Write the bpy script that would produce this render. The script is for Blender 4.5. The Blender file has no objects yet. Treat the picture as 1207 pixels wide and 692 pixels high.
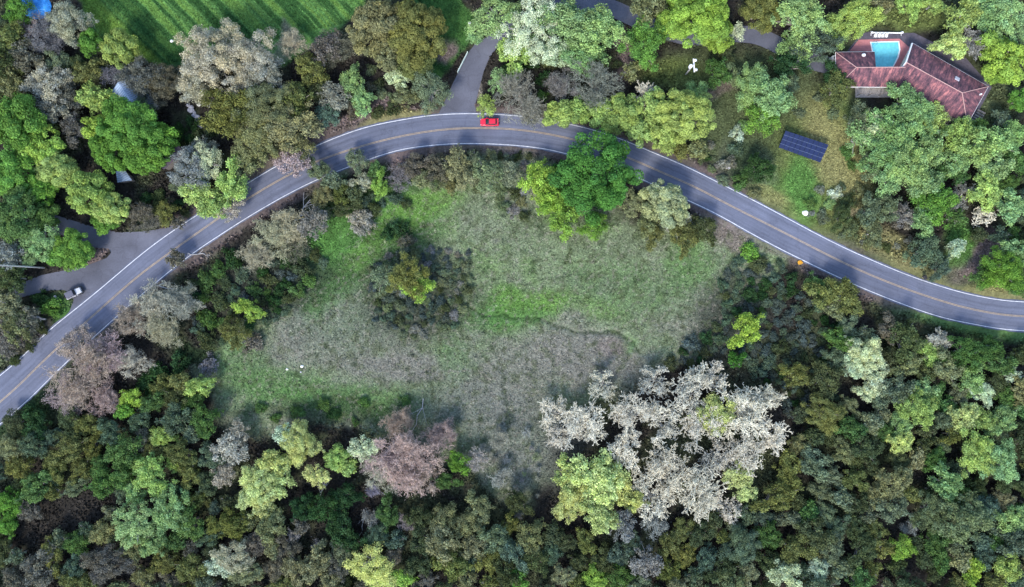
import bpy, math, random
import numpy as np
from mathutils import Vector, Matrix

# ------------------------------------------------------------------ camera, sky, sun, exposure
S = 0.2                      # metres per photo pixel on the ground
CX, CY, H = 603.5, 346.0, 165.0
scn = bpy.context.scene
COL = scn.collection
cam_d = bpy.data.cameras.new("camera")
cam = bpy.data.objects.new("camera", cam_d); COL.objects.link(cam)
cam.location = (0, 0, H); cam.rotation_euler = (0, 0, 0)
cam_d.sensor_width = 36.0
cam_d.lens = 36.0 * H / (1207 * S)
cam_d.clip_start = 1.0; cam_d.clip_end = 9000
scn.camera = cam

SUN_EL, SUN_AZ = math.radians(44), math.radians(203)      # azimuth clockwise from north (+Y)
world = bpy.data.worlds.new("World"); scn.world = world; world.use_nodes = True
wn = world.node_tree.nodes; wl = world.node_tree.links
sky = wn.new('ShaderNodeTexSky'); sky.sky_type = 'NISHITA'; sky.sun_disc = False
sky.sun_elevation = SUN_EL; sky.sun_rotation = SUN_AZ
sky.dust_density = 1.0; sky.air_density = 1.0
wl.new(sky.outputs[0], wn['Background'].inputs[0])
wn['Background'].inputs[1].default_value = 0.15
sd = bpy.data.lights.new("sun", 'SUN'); sd.energy = 1.5; sd.angle = math.radians(13.0)
sd.color = (1.0, 0.95, 0.87)
sun = bpy.data.objects.new("sun", sd); COL.objects.link(sun)
tosun = Vector((math.sin(SUN_AZ) * math.cos(SUN_EL), math.cos(SUN_AZ) * math.cos(SUN_EL), math.sin(SUN_EL)))
sun.rotation_euler = tosun.to_track_quat('Z', 'Y').to_euler()
sun.location = tosun * 300
vs = scn.view_settings
vs.view_transform = 'Standard'; vs.look = 'None'; vs.gamma = 1; vs.use_curve_mapping = False
vs.exposure = 1.47
scn.cycles.max_bounces = 6; scn.cycles.diffuse_bounces = 3; scn.cycles.transmission_bounces = 3
scn.cycles.transparent_max_bounces = 6

# ------------------------------------------------------------------ helpers
R = random.Random(7)
NP = np.random.default_rng(11)

def W(px, py, z=0.0):
    """photo pixel seen at height z -> world point"""
    k = S * (H - z) / H
    return Vector(((px - CX) * k, (CY - py) * k, z))

def lin(c, k=1.0):
    o = []
    for v in c:
        v = v / 255.0
        v = v / 12.92 if v <= 0.04045 else ((v + 0.055) / 1.055) ** 2.4
        o.append(v * k)
    return tuple(o)

def tag(o, label=None, cat=None, group=None, kind=None):
    if label: o['label'] = label
    if cat: o['category'] = cat
    if group: o['group'] = group
    if kind: o['kind'] = kind
    return o

def empty(name, loc, rz=0.0):
    o = bpy.data.objects.new(name, None); COL.objects.link(o)
    o.location = loc; o.rotation_euler = (0, 0, rz); o.empty_display_size = 0.5
    return o

class MB:
    def __init__(s): s.v = []; s.f = []
    def poly(s, pts):
        b = len(s.v); s.v += [tuple(p) for p in pts]; s.f.append(tuple(range(b, b + len(pts))))
    def box(s, c, d, rz=0.0, rx=0.0):
        b = len(s.v); M = Matrix.Rotation(rz, 3, 'Z') @ Matrix.Rotation(rx, 3, 'X')
        for z in (-1, 1):
            for x, y in ((-1, -1), (1, -1), (1, 1), (-1, 1)):
                s.v.append(tuple(Vector(c) + M @ Vector((x * d[0] / 2, y * d[1] / 2, z * d[2] / 2))))
        for f in ((3, 2, 1, 0), (4, 5, 6, 7), (0, 1, 5, 4), (1, 2, 6, 5), (2, 3, 7, 6), (3, 0, 4, 7)):
            s.f.append(tuple(b + i for i in f))
    def prism(s, pts, z0, z1):
        """pts counter-clockwise 2-D outline"""
        b = len(s.v); n = len(pts)
        s.v += [(p[0], p[1], z0) for p in pts] + [(p[0], p[1], z1) for p in pts]
        s.f.append(tuple(b + i for i in range(n - 1, -1, -1))); s.f.append(tuple(b + n + i for i in range(n)))
        for i in range(n):
            j = (i + 1) % n; s.f.append((b + i, b + j, b + n + j, b + n + i))
    def tube(s, pts, rad, n=6, caps=True):
        rings = []
        for i, p in enumerate(pts):
            p = Vector(p)
            a = Vector(pts[max(i - 1, 0)]); c = Vector(pts[min(i + 1, len(pts) - 1)])
            d = (c - a)
            d = d.normalized() if d.length > 1e-6 else Vector((0, 0, 1))
            u = d.cross(Vector((0, 0, 1)) if abs(d.z) < 0.9 else Vector((1, 0, 0))).normalized(); w = d.cross(u)
            b = len(s.v)
            for k in range(n):
                t = 2 * math.pi * k / n
                s.v.append(tuple(p + (u * math.cos(t) + w * math.sin(t)) * rad[i]))
            rings.append(b)
        for i in range(len(rings) - 1):
            for k in range(n):
                a, b = rings[i], rings[i + 1]; j = (k + 1) % n
                s.f.append((a + k, b + k, b + j, a + j))
        if caps:
            s.f.append(tuple(rings[0] + k for k in range(n))); s.f.append(tuple(rings[-1] + k for k in range(n - 1, -1, -1)))
    def lathe(s, prof, c=(0, 0, 0), n=20):
        b = len(s.v)
        for r, z in prof:
            for k in range(n):
                t = 2 * math.pi * k / n; s.v.append((c[0] + r * math.cos(t), c[1] + r * math.sin(t), c[2] + z))
        for i in range(len(prof) - 1):
            for k in range(n):
                j = (k + 1) % n
                s.f.append((b + i * n + k, b + i * n + j, b + (i + 1) * n + j, b + (i + 1) * n + k))
        s.f.append(tuple(b + k for k in range(n - 1, -1, -1))); s.f.append(tuple(b + (len(prof) - 1) * n + k for k in range(n)))
    def mesh(s, name, m):
        me = bpy.data.meshes.new(name); me.from_pydata(s.v, [], s.f); me.materials.append(m); me.update()
        return me
    def build(s, name, m, parent=None, bevel=0.0, smooth=False, loc=None):
        o = bpy.data.objects.new(name, s.mesh(name, m)); COL.objects.link(o)
        if parent: o.parent = parent
        if loc is not None: o.location = loc
        if smooth:
            for p in o.data.polygons: p.use_smooth = True
        if bevel:
            md = o.modifiers.new('b', 'BEVEL'); md.width = bevel; md.segments = 2; md.limit_method = 'ANGLE'
        return o

def mat(name, color, rough=0.7, metal=0.0, nscale=0.0, namp=0.25, bump=0.0, spec=0.3, stretch=None, c2=None):
    m = bpy.data.materials.new(name); m.use_nodes = True
    nt = m.node_tree; b = nt.nodes['Principled BSDF']
    b.inputs['Roughness'].default_value = rough; b.inputs['Metallic'].default_value = metal
    b.inputs['Specular IOR Level'].default_value = spec
    b.inputs['Base Color'].default_value = (*color, 1)
    if nscale:
        tc = nt.nodes.new('ShaderNodeTexCoord'); mp = nt.nodes.new('ShaderNodeMapping')
        nt.links.new(tc.outputs['Object'], mp.inputs[0])
        if stretch: mp.inputs['Scale'].default_value = stretch
        n = nt.nodes.new('ShaderNodeTexNoise'); n.inputs['Scale'].default_value = nscale; n.inputs['Detail'].default_value = 6
        n.inputs['Roughness'].default_value = 0.65
        nt.links.new(mp.outputs[0], n.inputs['Vector'])
        r = nt.nodes.new('ShaderNodeValToRGB')
        r.color_ramp.elements[0].position = 0.3; r.color_ramp.elements[1].position = 0.7
        ca = tuple(x * (1 - namp) for x in color); cb = c2 if c2 else tuple(min(1, x * (1 + namp)) for x in color)
        r.color_ramp.elements[0].color = (*ca, 1); r.color_ramp.elements[1].color = (*cb, 1)
        nt.links.new(n.outputs['Fac'], r.inputs[0]); nt.links.new(r.outputs[0], b.inputs['Base Color'])
        if bump:
            bp = nt.nodes.new('ShaderNodeBump'); bp.inputs['Strength'].default_value = bump; bp.inputs['Distance'].default_value = 0.1
            nt.links.new(n.outputs['Fac'], bp.inputs['Height']); nt.links.new(bp.outputs[0], b.inputs['Normal'])
    return m

# ------------------------------------------------------------------ noise
def vnoise(x, y, seed=0):
    xi = np.floor(x).astype(np.int64); yi = np.floor(y).astype(np.int64)
    fx = x - xi; fy = y - yi
    fx = fx * fx * (3 - 2 * fx); fy = fy * fy * (3 - 2 * fy)
    def h(a, b):
        n = (a * 374761393 + b * 668265263 + seed * 1442695041) & 0x7fffffff
        n = ((n ^ (n >> 13)) * 1274126177) & 0x7fffffff
        n = (n ^ (n >> 16))
        return (n & 0xffff) / 65535.0
    return (h(xi, yi) * (1 - fx) + h(xi + 1, yi) * fx) * (1 - fy) + (h(xi, yi + 1) * (1 - fx) + h(xi + 1, yi + 1) * fx) * fy
def fbm(x, y, sc, seed=0, o=4):
    t = 0; a = 1; s = 0
    for i in range(o):
        t = t + a * vnoise(x / sc, y / sc, seed + i * 17); s += a; a *= 0.55; sc /= 2.1
    return t / s
def sstep(a, b, x):
    t = np.clip((x - a) / (b - a), 0, 1); return t * t * (3 - 2 * t)
def seg_dist(x, y, pts):
    d = np.full(x.shape, 1e9)
    for (x0, y0), (x1, y1) in zip(pts[:-1], pts[1:]):
        dx, dy = x1 - x0, y1 - y0; L = dx * dx + dy * dy
        t = np.clip(((x - x0) * dx + (y - y0) * dy) / L, 0, 1)
        d = np.minimum(d, np.hypot(x - x0 - t * dx, y - y0 - t * dy))
    return d
def poly_mask(x, y, pts):
    ins = np.zeros(x.shape, bool); n = len(pts)
    for i in range(n):
        x0, y0 = pts[i]; x1, y1 = pts[(i + 1) % n]
        if y0 == y1: continue
        c = ((y0 > y) != (y1 > y)) & (x < (x1 - x0) * (y - y0) / (y1 - y0) + x0)
        ins ^= c
    return ins
def spoly(x, y, pts, soft):
    """soft-edged polygon, 1 inside"""
    m = poly_mask(x, y, pts); d = seg_dist(x, y, list(pts) + [pts[0]])
    return sstep(-soft, soft, np.where(m, d, -d))

# ------------------------------------------------------------------ roads (photo pixels on the ground)
CEN = [(-260,690),(0,474),(40,436),(80,399),(120,363),(162,326),(200,298),(255,259),(302,228),(362,195),(414,176),(470,161),(527,152),(565,151),(604,152),(641,157),(690,168),(746,188),(779,203),(819,220),(854,239),(904,264),(955,290),(1005,315),(1045,332),(1080,345),(1130,361),(1170,369),(1207,373),(1500,384)]
UP = [(-280,660),(0,443),(50,396),(112,346),(175,293),(227,257),(302,210),(340,188),(377,170),(427,151),(470,142),(517,135),(565,134),(602,136),(639,140),(699,153),(740,167),(769,180),(804,194),(854,219),(905,245),(980,285),(1042,313),(1085,330),(1137,346),(1170,352),(1207,356),(1500,366)]
LO = [(-240,710),(0,500),(30,475),(70,435),(110,398),(150,362),(185,332),(225,300),(255,280),(302,250),(360,218),(410,197),(452,182),(477,175),(540,169),(604,171),(640,175),(671,182),(749,208),(771,218),(819,240),(841,250),(905,286),(980,323),(1032,346),(1105,373),(1160,384),(1207,390),(1500,402)]
def catmull(P, n=8):
    out = []
    for i in range(len(P) - 1):
        p0 = P[max(i - 1, 0)]; p1 = P[i]; p2 = P[i + 1]; p3 = P[min(i + 2, len(P) - 1)]
        for k in range(n):
            t = k / n
            out.append(tuple(0.5 * ((2 * b) + (-a + c) * t + (2 * a - 5 * b + 4 * c - d) * t * t + (-a + 3 * b - 3 * c + d) * t ** 3) for a, b, c, d in zip(p0, p1, p2, p3)))
    out.append(P[-1]); return out
def resample(P, n):
    P = np.array(P, float); d = np.r_[0, np.cumsum(np.hypot(*np.diff(P, axis=0).T))]
    t = np.linspace(0, d[-1], n); return np.c_[np.interp(t, d, P[:, 0]), np.interp(t, d, P[:, 1])]
def smooth(P, k=3):
    P = P.copy()
    for _ in range(k): P[1:-1] = (P[:-2] + 2 * P[1:-1] + P[2:]) / 4
    return P
cen = smooth(resample(catmull(CEN), 420), 25); upr = smooth(resample(catmull(UP), 420), 25); low = smooth(resample(catmull(LO), 420), 25)
def normals(P):
    d = np.gradient(P, axis=0); d /= np.hypot(d[:, 0], d[:, 1])[:, None]
    return np.c_[-d[:, 1], d[:, 0]]
def strip(P, w, z, off=0.0):
    """P in px -> MB strip of width w px"""
    n = normals(P); a = P + n * (off - w / 2); b = P + n * (off + w / 2); m = MB()
    m.v = [tuple(W(x, y)[:2]) + (z,) for x, y in a] + [tuple(W(x, y)[:2]) + (z,) for x, y in b]; k = len(P)
    m.f = [(i + k, i + 1 + k, i + 1, i) for i in range(k - 1)]
    return m
def flat(pts, z, lift=0.0):
    m = MB(); m.poly([tuple(W(x, y)[:2]) + (z,) for x, y in pts]); return m

JUNC = [(112,346),(175,293),(227,257),(214,262),(195,269),(168,273),(140,274),(112,268),(80,258),(40,246),(-30,240),(-30,262),(36,268),(70,276),(98,287),(112,292),(128,293),(131,298),(126,304),(100,314),(50,324),(12,338),(-30,352),(-30,376),(0,360),(16,353),(39,347),(60,342),(76,342),(84,346),(87,354),(82,367),(70,381),(52,399),(60,402)]
DRIVE = [(514,140),(524,120),(533,100),(544,77),(552,62),(560,52),(580,40),(592,44),(586,56),(577,68),(570,85),(564,108),(560,124),(562,140)]
LANE = [(586,46),(612,28),(645,13),(680,4),(712,6),(742,19),(775,34),(815,44),(860,40),(893,42),(922,56),(955,72),(985,79)]
lane = smooth(resample(catmull(LANE), 80), 6)

# ------------------------------------------------------------------ ground colour field (ground cover, with tree shade painted into one field strip)
G = dict(
    meadow=lin((128,142,106),.66), lav=lin((138,136,124),.64), green=lin((92,142,62),.62), bright=lin((116,160,66),.62),
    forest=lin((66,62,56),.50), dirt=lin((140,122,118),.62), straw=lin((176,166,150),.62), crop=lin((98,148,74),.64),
    crop2=lin((130,168,60),.60), dkcrop_shade=lin((58,104,50),.58), lawn=lin((112,126,64),.66), dry=lin((150,146,92),.66), darkgreen=lin((44,72,36),.55),
    asph=(0,0,0), sage=lin((138,156,112),.66), grey=lin((124,128,118),.62), moss=lin((94,106,68),.6), shrubfloor=lin((70,76,66),.5))
for _k in G:
    _g = .3 * G[_k][0] + .59 * G[_k][1] + .11 * G[_k][2]; G[_k] = tuple((v * .92 + _g * .08) * 1.08 for v in G[_k])
FIELD = [(-200,-300),(60,-300),(60,-20),(96,0),(104,30),(135,55),(170,75),(212,80),(250,60),(330,75),(352,66),(380,52),(415,20),(440,-10),(530,-20),(560,20),(552,44),(530,80),(520,100),(500,98),(520,50),(470,-40),(700,-320)]
def ground_colour(px, py):
    wx = px + (fbm(px, py, 26, 3) - .5) * 26; wy = py + (fbm(px, py, 26, 9) - .5) * 26
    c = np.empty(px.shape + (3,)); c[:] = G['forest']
    def mix(col, m):
        m = np.clip(m, 0, 1)[..., None]; c[:] = c * (1 - m) + np.array(col) * m
    def blob(col, x, y, rx, ry, a=0.0, s=1.0, soft=.45):
        ca, sa = math.cos(math.radians(a)), math.sin(math.radians(a))
        u = ((wx - x) * ca + (wy - y) * sa) / rx; v = (-(wx - x) * sa + (wy - y) * ca) / ry
        mix(G[col], s * (1 - sstep(1 - soft, 1 + soft, np.hypot(u, v))))
    mix(G['moss'], .55 * sstep(.45, .7, fbm(px, py, 40, 21)))
    # open meadow
    MEAD = [(232,440),(262,400),(330,360),(392,330),(405,270),(440,235),(520,215),(600,175),(650,190),(760,270),(860,262),(930,300),(900,345),(872,392),(800,430),(700,470),(648,500),(640,560),(612,610),(560,560),(440,505),(380,495),(300,512),(262,500)]
    mix(G['meadow'], spoly(wx, wy, MEAD, 10))
    n1 = fbm(px, py, 34, 31)
    mm = spoly(wx, wy, MEAD, 10)
    mix(G['lav'], mm * .55 * sstep(.45, .65, n1))
    mix(G['bright'], mm * .35 * sstep(.5, .66, fbm(px, py, 44, 144)) * (1 - sstep(350, 410, wy)))
    mix(G['sage'], mm * .5 * sstep(.42, .6, fbm(px, py, 50, 44)) * (1 - sstep(350, 420, wy)))
    blob('lav', 690, 425, 75, 30, 8, .9); blob('lav', 600, 455, 50, 45, 0, .75); blob('lav', 480, 432, 85, 16, 3, .85)
    blob('lav', 365, 415, 55, 20, 0, .5); blob('grey', 400, 375, 70, 32, 0, .5); blob('grey', 620, 520, 60, 50, 0, .7); blob('grey', 560, 480, 55, 30, 0, .6)
    blob('green', 430, 282, 96, 48, -32, .95); blob('bright', 495, 245, 52, 20, -20, .8); blob('green', 385, 330, 22, 45, 20, .8)
    blob('bright', 445, 290, 50, 16, -35, .6); blob('green', 600, 365, 55, 20, -6, .85); blob('bright', 625, 350, 45, 14, 0, .6)
    blob('bright', 690, 362, 60, 14, 12, .45); blob('green', 740, 340, 75, 28, 10, .35); blob('green', 400, 470, 85, 17, 3, .65)
    blob('darkgreen', 395, 484, 85, 13, 0, .6); blob('green', 280, 440, 32, 45, 0, .5); blob('green', 330, 455, 45, 16, 0, .5)
    blob('green', 812, 310, 30, 32, 0, .5); blob('green', 742, 408, 14, 12, 40, .5); blob('green', 538, 420, 22, 26, 0, .4)
    blob('darkgreen', 470, 275, 46, 14, 0, .5); blob('dirt', 722, 408, 22, 10, 0, .45); blob('dirt', 875, 372, 16, 10, 0, .6)
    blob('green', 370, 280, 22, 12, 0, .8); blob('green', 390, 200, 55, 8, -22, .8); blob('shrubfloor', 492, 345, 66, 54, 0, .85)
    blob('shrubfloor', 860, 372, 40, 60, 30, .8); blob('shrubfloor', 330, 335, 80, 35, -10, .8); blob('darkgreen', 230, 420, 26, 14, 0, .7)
    blob('dirt', 470, 190, 14, 10, 0, .8); blob('dirt', 607, 182, 12, 9, 0, .8); blob('dirt', 860, 280, 30, 14, 30, .8)
    # verge of the road
    dr = seg_dist(px, py, [tuple(p) for p in cen[::6]])
    mix(G['dirt'], .55 * (1 - sstep(24, 34, dr + (fbm(px, py, 18, 77) - .5) * 16)))
    mix(G['darkgreen'], .6 * (1 - sstep(26, 44, dr)) * sstep(380, 420, wy) )
    mix(G['green'], .7 * (1 - sstep(24, 36, dr)) * sstep(1020, 1060, px) * (wy > cen[:, 1].mean()) * sstep(355, 375, py - (px - 1207) * .0) * (py > 350))
    # upper right yards
    YARD = [(790,60),(905,60),(960,90),(1010,110),(1010,300),(1080,335),(1207,352),(1240,340),(1240,300),(1120,280),(1090,310),(1000,290),(900,238),(830,190),(810,160)]
    mix(G['moss'], .9 * spoly(wx, wy, YARD, 12)); 
    blob('lawn', 965, 205, 60, 80, 10, .85); blob('green', 905, 215, 25, 20, 0, .4); blob('green', 985, 150, 16, 26, 0, .45); blob('dry', 990, 190, 28, 75, -25, .9); blob('green', 945, 220, 20, 38, 0, .85); blob('dry', 1045, 290, 75, 16, 30, .7)
    blob('dirt', 1155, 300, 36, 15, -40, .95); blob('green', 1130, 283, 14, 30, 10, .8); blob('dry', 1150, 345, 75, 12, 4, .8)
    blob('grey', 880, 195, 34, 26, 20, .4); blob('dirt', 850, 105, 18, 10, 0, .6); blob('lawn', 795, 85, 36, 18, 0, .85); blob('lawn', 670, 75, 45, 12, 0, .7)
    blob('dirt', 735, 70, 12, 30, 0, .7); blob('lawn', 1070, 22, 62, 15, 5, .8); blob('moss', 1170, 120, 40, 40, 0, .8); blob('dry', 910, 232, 30, 10, 30, .6)
    blob('dirt', 1015, 255, 30, 12, 35, .4); blob('darkgreen', 880, 190, 22, 26, 0, .7)
    # bottom dark floor
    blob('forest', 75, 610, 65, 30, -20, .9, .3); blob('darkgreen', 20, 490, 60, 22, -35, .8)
    blob('darkgreen', 75, 372, 22, 20, 0, .9); blob('green', 72, 360, 14, 16, 0, .6); blob('dirt', 105, 306, 36, 7, -22, .8); blob('dirt', 25, 395, 30, 18, 0, .5)
    # crop field with drill rows
    fm = spoly(wx * .6 + px * .4, wy * .6 + py * .4, FIELD, 4)
    mix(G['crop'], fm)
    u = (px * math.sin(math.radians(46)) - py * math.cos(math.radians(46)))   # across the rows
    uu = u + (fbm(px, py, 90, 5) - .5) * 10
    rows = fbm(uu * 2.6, (px + py) * .05, 14, 91, 3)
    mix(G['bright'], fm * .8 * sstep(.5, .66, rows)); mix(G['dkcrop_shade'], fm * .95 * (1 - sstep(.36, .48, rows)))
    mix(G['crop2'], fm * .8 * (1 - sstep(8, 16, np.abs(uu - 72))))
    mix(G['dkcrop_shade'], fm * .75 * (1 - sstep(7, 16, np.abs(uu - 101))))  # dark strip: shadow of the edge trees painted into the crop colour
    mix(G['dkcrop_shade'], fm * .8 * sstep(440, 500, px)); mix(G['green'], fm * .5 * sstep(.5, .6, fbm(px, py, 30, 55)) * sstep(440, 500, px))
    # pale straw heap area, bare earth by the drive
    mix(G['straw'], .5 * spoly(wx * .5 + px * .5, wy * .5 + py * .5, [(331,22),(345,38),(356,52),(352,62),(332,72),(318,70),(328,52)], 3))
    blob('dirt', 527, 62, 9, 16, 20, .9); blob('dirt', 460, 122, 18, 12, 0, .8); blob('dry', 480, 135, 60, 7, -14, .8); blob('dirt', 400, 150, 50, 8, -24, .8)
    blob('straw', 563, 105, 5, 14, 0, .5)
    # trails and little cracks of the meadow
    for pts, w, col, s in (
        ([(552,362),(566,372),(592,372),(612,377),(632,374),(660,386),(690,393),(718,391),(740,400),(756,416)], 1.3, 'darkgreen', .6),
        ([(560,300),(584,322),(600,340),(640,330),(690,322)], .9, 'darkgreen', .35), ([(640,270),(680,290),(720,300),(790,330)], 1.0, 'moss', .4),
        ([(566,415),(590,440),(598,470),(598,500),(610,560)], 1.0, 'darkgreen', .5), ([(604,448),(622,456),(650,457),(652,430)], .9, 'darkgreen', .4),
        ([(540,240),(556,255),(548,275)], 1.3, 'darkgreen', .4), ([(617,275),(630,262),(628,240)], 1.2, 'darkgreen', .5), ([(700,230),(712,305)], .8, 'darkgreen', .3),
        ([(672,290),(668,310),(702,306)], 1.3, 'moss', .7), ([(420,440),(470,444),(530,437),(580,440)], .9, 'lav', .6), ([(345,400),(392,372),(420,350)], .8, 'darkgreen', .35),
        ([(590,450),(602,500),(640,470)], .8, 'darkgreen', .35), ([(622,350),(622,480)], .7, 'darkgreen', .25), ([(690,350),(730,378),(800,392)], .8, 'darkgreen', .3)):
        mix(G[col], s * (1 - sstep(w * .5, w * 2, seg_dist(px + (fbm(px, py, 9, 12) - .5) * 9, py + (fbm(px, py, 9, 15) - .5) * 9, pts))))
    wd = fbm(px, py, 7, 301, 4); ws = fbm(px, py, 3, 311, 3)
    mix(G['moss'], mm * .55 * sstep(.56, .68, wd)); mix(G['straw'], mm * .35 * sstep(.60, .72, ws)); mix(G['darkgreen'], mm * .5 * sstep(.66, .78, fbm(px, py, 11, 321, 4)))
    # mottled cover at clump scale
    v = .72 + .56 * fbm(px, py, 5, 61, 3); c *= v[..., None]
    return c

def axis(lo, hi, step, far):
    a = list(np.arange(lo, hi + 1e-6, step)); s = step; x = a[-1]
    while x < far: s *= 1.35; x += s; a.append(x)
    s = step; x = a[0]; pre = []
    while x > -far: s *= 1.35; x -= s; pre.append(x)
    return np.array(pre[::-1] + a)
gx = axis(-132, 132, .42, 4000); gy = axis(-78, 78, .42, 4000)
X, Y = np.meshgrid(gx, gy)
PX, PY = X / S + CX, CY - Y / S
pave = seg_dist(PX, PY, [tuple(p) for p in cen[::6]])
pv = np.minimum(pave - 26, seg_dist(PX, PY, [tuple(p) for p in lane[::4]]) - 12)
for pg, gr in ((JUNC, 3), (DRIVE, 3), ([(1000,35),(1082,35),(1145,68),(1170,102),(1145,150),(1000,118),(980,70)], 6)):
    d = seg_dist(PX, PY, pg + [pg[0]]); pv = np.minimum(pv, np.where(poly_mask(PX, PY, pg), -d, d) - gr)
free = sstep(0, 14, pv)
Z = (fbm(X, Y, 22, 201) - .5) * .9 + (fbm(X, Y, 2.2, 205, 3) - .5) * .22
Z = Z * free - .02 * free
rill = seg_dist(PX + (fbm(PX, PY, 9, 12) - .5) * 9, PY + (fbm(PX, PY, 9, 15) - .5) * 9, [(552,362),(566,372),(592,372),(612,377),(632,374),(660,386),(690,393),(718,391),(740,400),(756,416)])
Z -= .22 * (1 - sstep(.8, 4, rill))
def zat(x, y):
    i = min(max(np.searchsorted(gx, x), 1), len(gx) - 1); j = min(max(np.searchsorted(gy, y), 1), len(gy) - 1)
    return float(min(Z[j, i], Z[j - 1, i - 1], Z[j, i - 1], Z[j - 1, i]))
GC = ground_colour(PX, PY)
far = sstep(700, 1500, np.hypot(PX - CX, PY - CY))[..., None]
GC = GC * (1 - far) + np.array(G['moss']) * far
nx, ny = len(gx), len(gy)
me = bpy.data.meshes.new('ground')
idx = np.arange(nx * ny).reshape(ny, nx)
F = np.stack([idx[:-1, :-1], idx[:-1, 1:], idx[1:, 1:], idx[1:, :-1]], -1).reshape(-1, 4)
me.vertices.add(nx * ny); me.vertices.foreach_set('co', np.stack([X, Y, Z], -1).ravel())
me.loops.add(F.size); me.loops.foreach_set('vertex_index', F.ravel())
me.polygons.add(len(F)); me.polygons.foreach_set('loop_start', np.arange(0, F.size, 4)); me.polygons.foreach_set('loop_total', np.full(len(F), 4))
me.update(calc_edges=True)
ca = me.color_attributes.new('cover', 'FLOAT_COLOR', 'POINT')
ca.data.foreach_set('color', np.concatenate([GC.reshape(-1, 3), np.ones((nx * ny, 1))], 1).ravel())
me.polygons.foreach_set('use_smooth', np.ones(len(F), bool))

def cover_mat(name, fine=True, trans=0.0):
    m = bpy.data.materials.new(name); m.use_nodes = True; nt = m.node_tree; b = nt.nodes['Principled BSDF']
    b.inputs['Roughness'].default_value = .9; b.inputs['Specular IOR Level'].default_value = .1
    a = nt.nodes.new('ShaderNodeAttribute'); a.attribute_name = 'cover'
    if not fine:
        nt.links.new(a.outputs['Color'], b.inputs['Base Color']); return m
    tc = nt.nodes.new('ShaderNodeTexCoord')
    n = nt.nodes.new('ShaderNodeTexNoise'); n.inputs['Scale'].default_value = 1.6; n.inputs['Detail'].default_value = 8; n.inputs['Roughness'].default_value = .75
    nt.links.new(tc.outputs['Object'], n.inputs['Vector'])
    mr = nt.nodes.new('ShaderNodeMapRange'); mr.inputs[1].default_value = .3; mr.inputs[2].default_value = .7; mr.inputs[3].default_value = .5; mr.inputs[4].default_value = 1.5
    nt.links.new(n.outputs['Fac'], mr.inputs[0])
    v = nt.nodes.new('ShaderNodeVectorMath'); v.operation = 'SCALE'
    nt.links.new(a.outputs['Color'], v.inputs[0]); nt.links.new(mr.outputs[0], v.inputs['Scale'])
    nt.links.new(v.outputs[0], b.inputs['Base Color'])
    bp = nt.nodes.new('ShaderNodeBump'); bp.inputs['Strength'].default_value = .8; bp.inputs['Distance'].default_value = .25
    nt.links.new(n.outputs['Fac'], bp.inputs['Height']); nt.links.new(bp.outputs[0], b.inputs['Normal'])
    return m
me.materials.append(cover_mat('ground_cover'))
go = bpy.data.objects.new('ground', me); COL.objects.link(go); tag(go, kind='structure')

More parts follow.
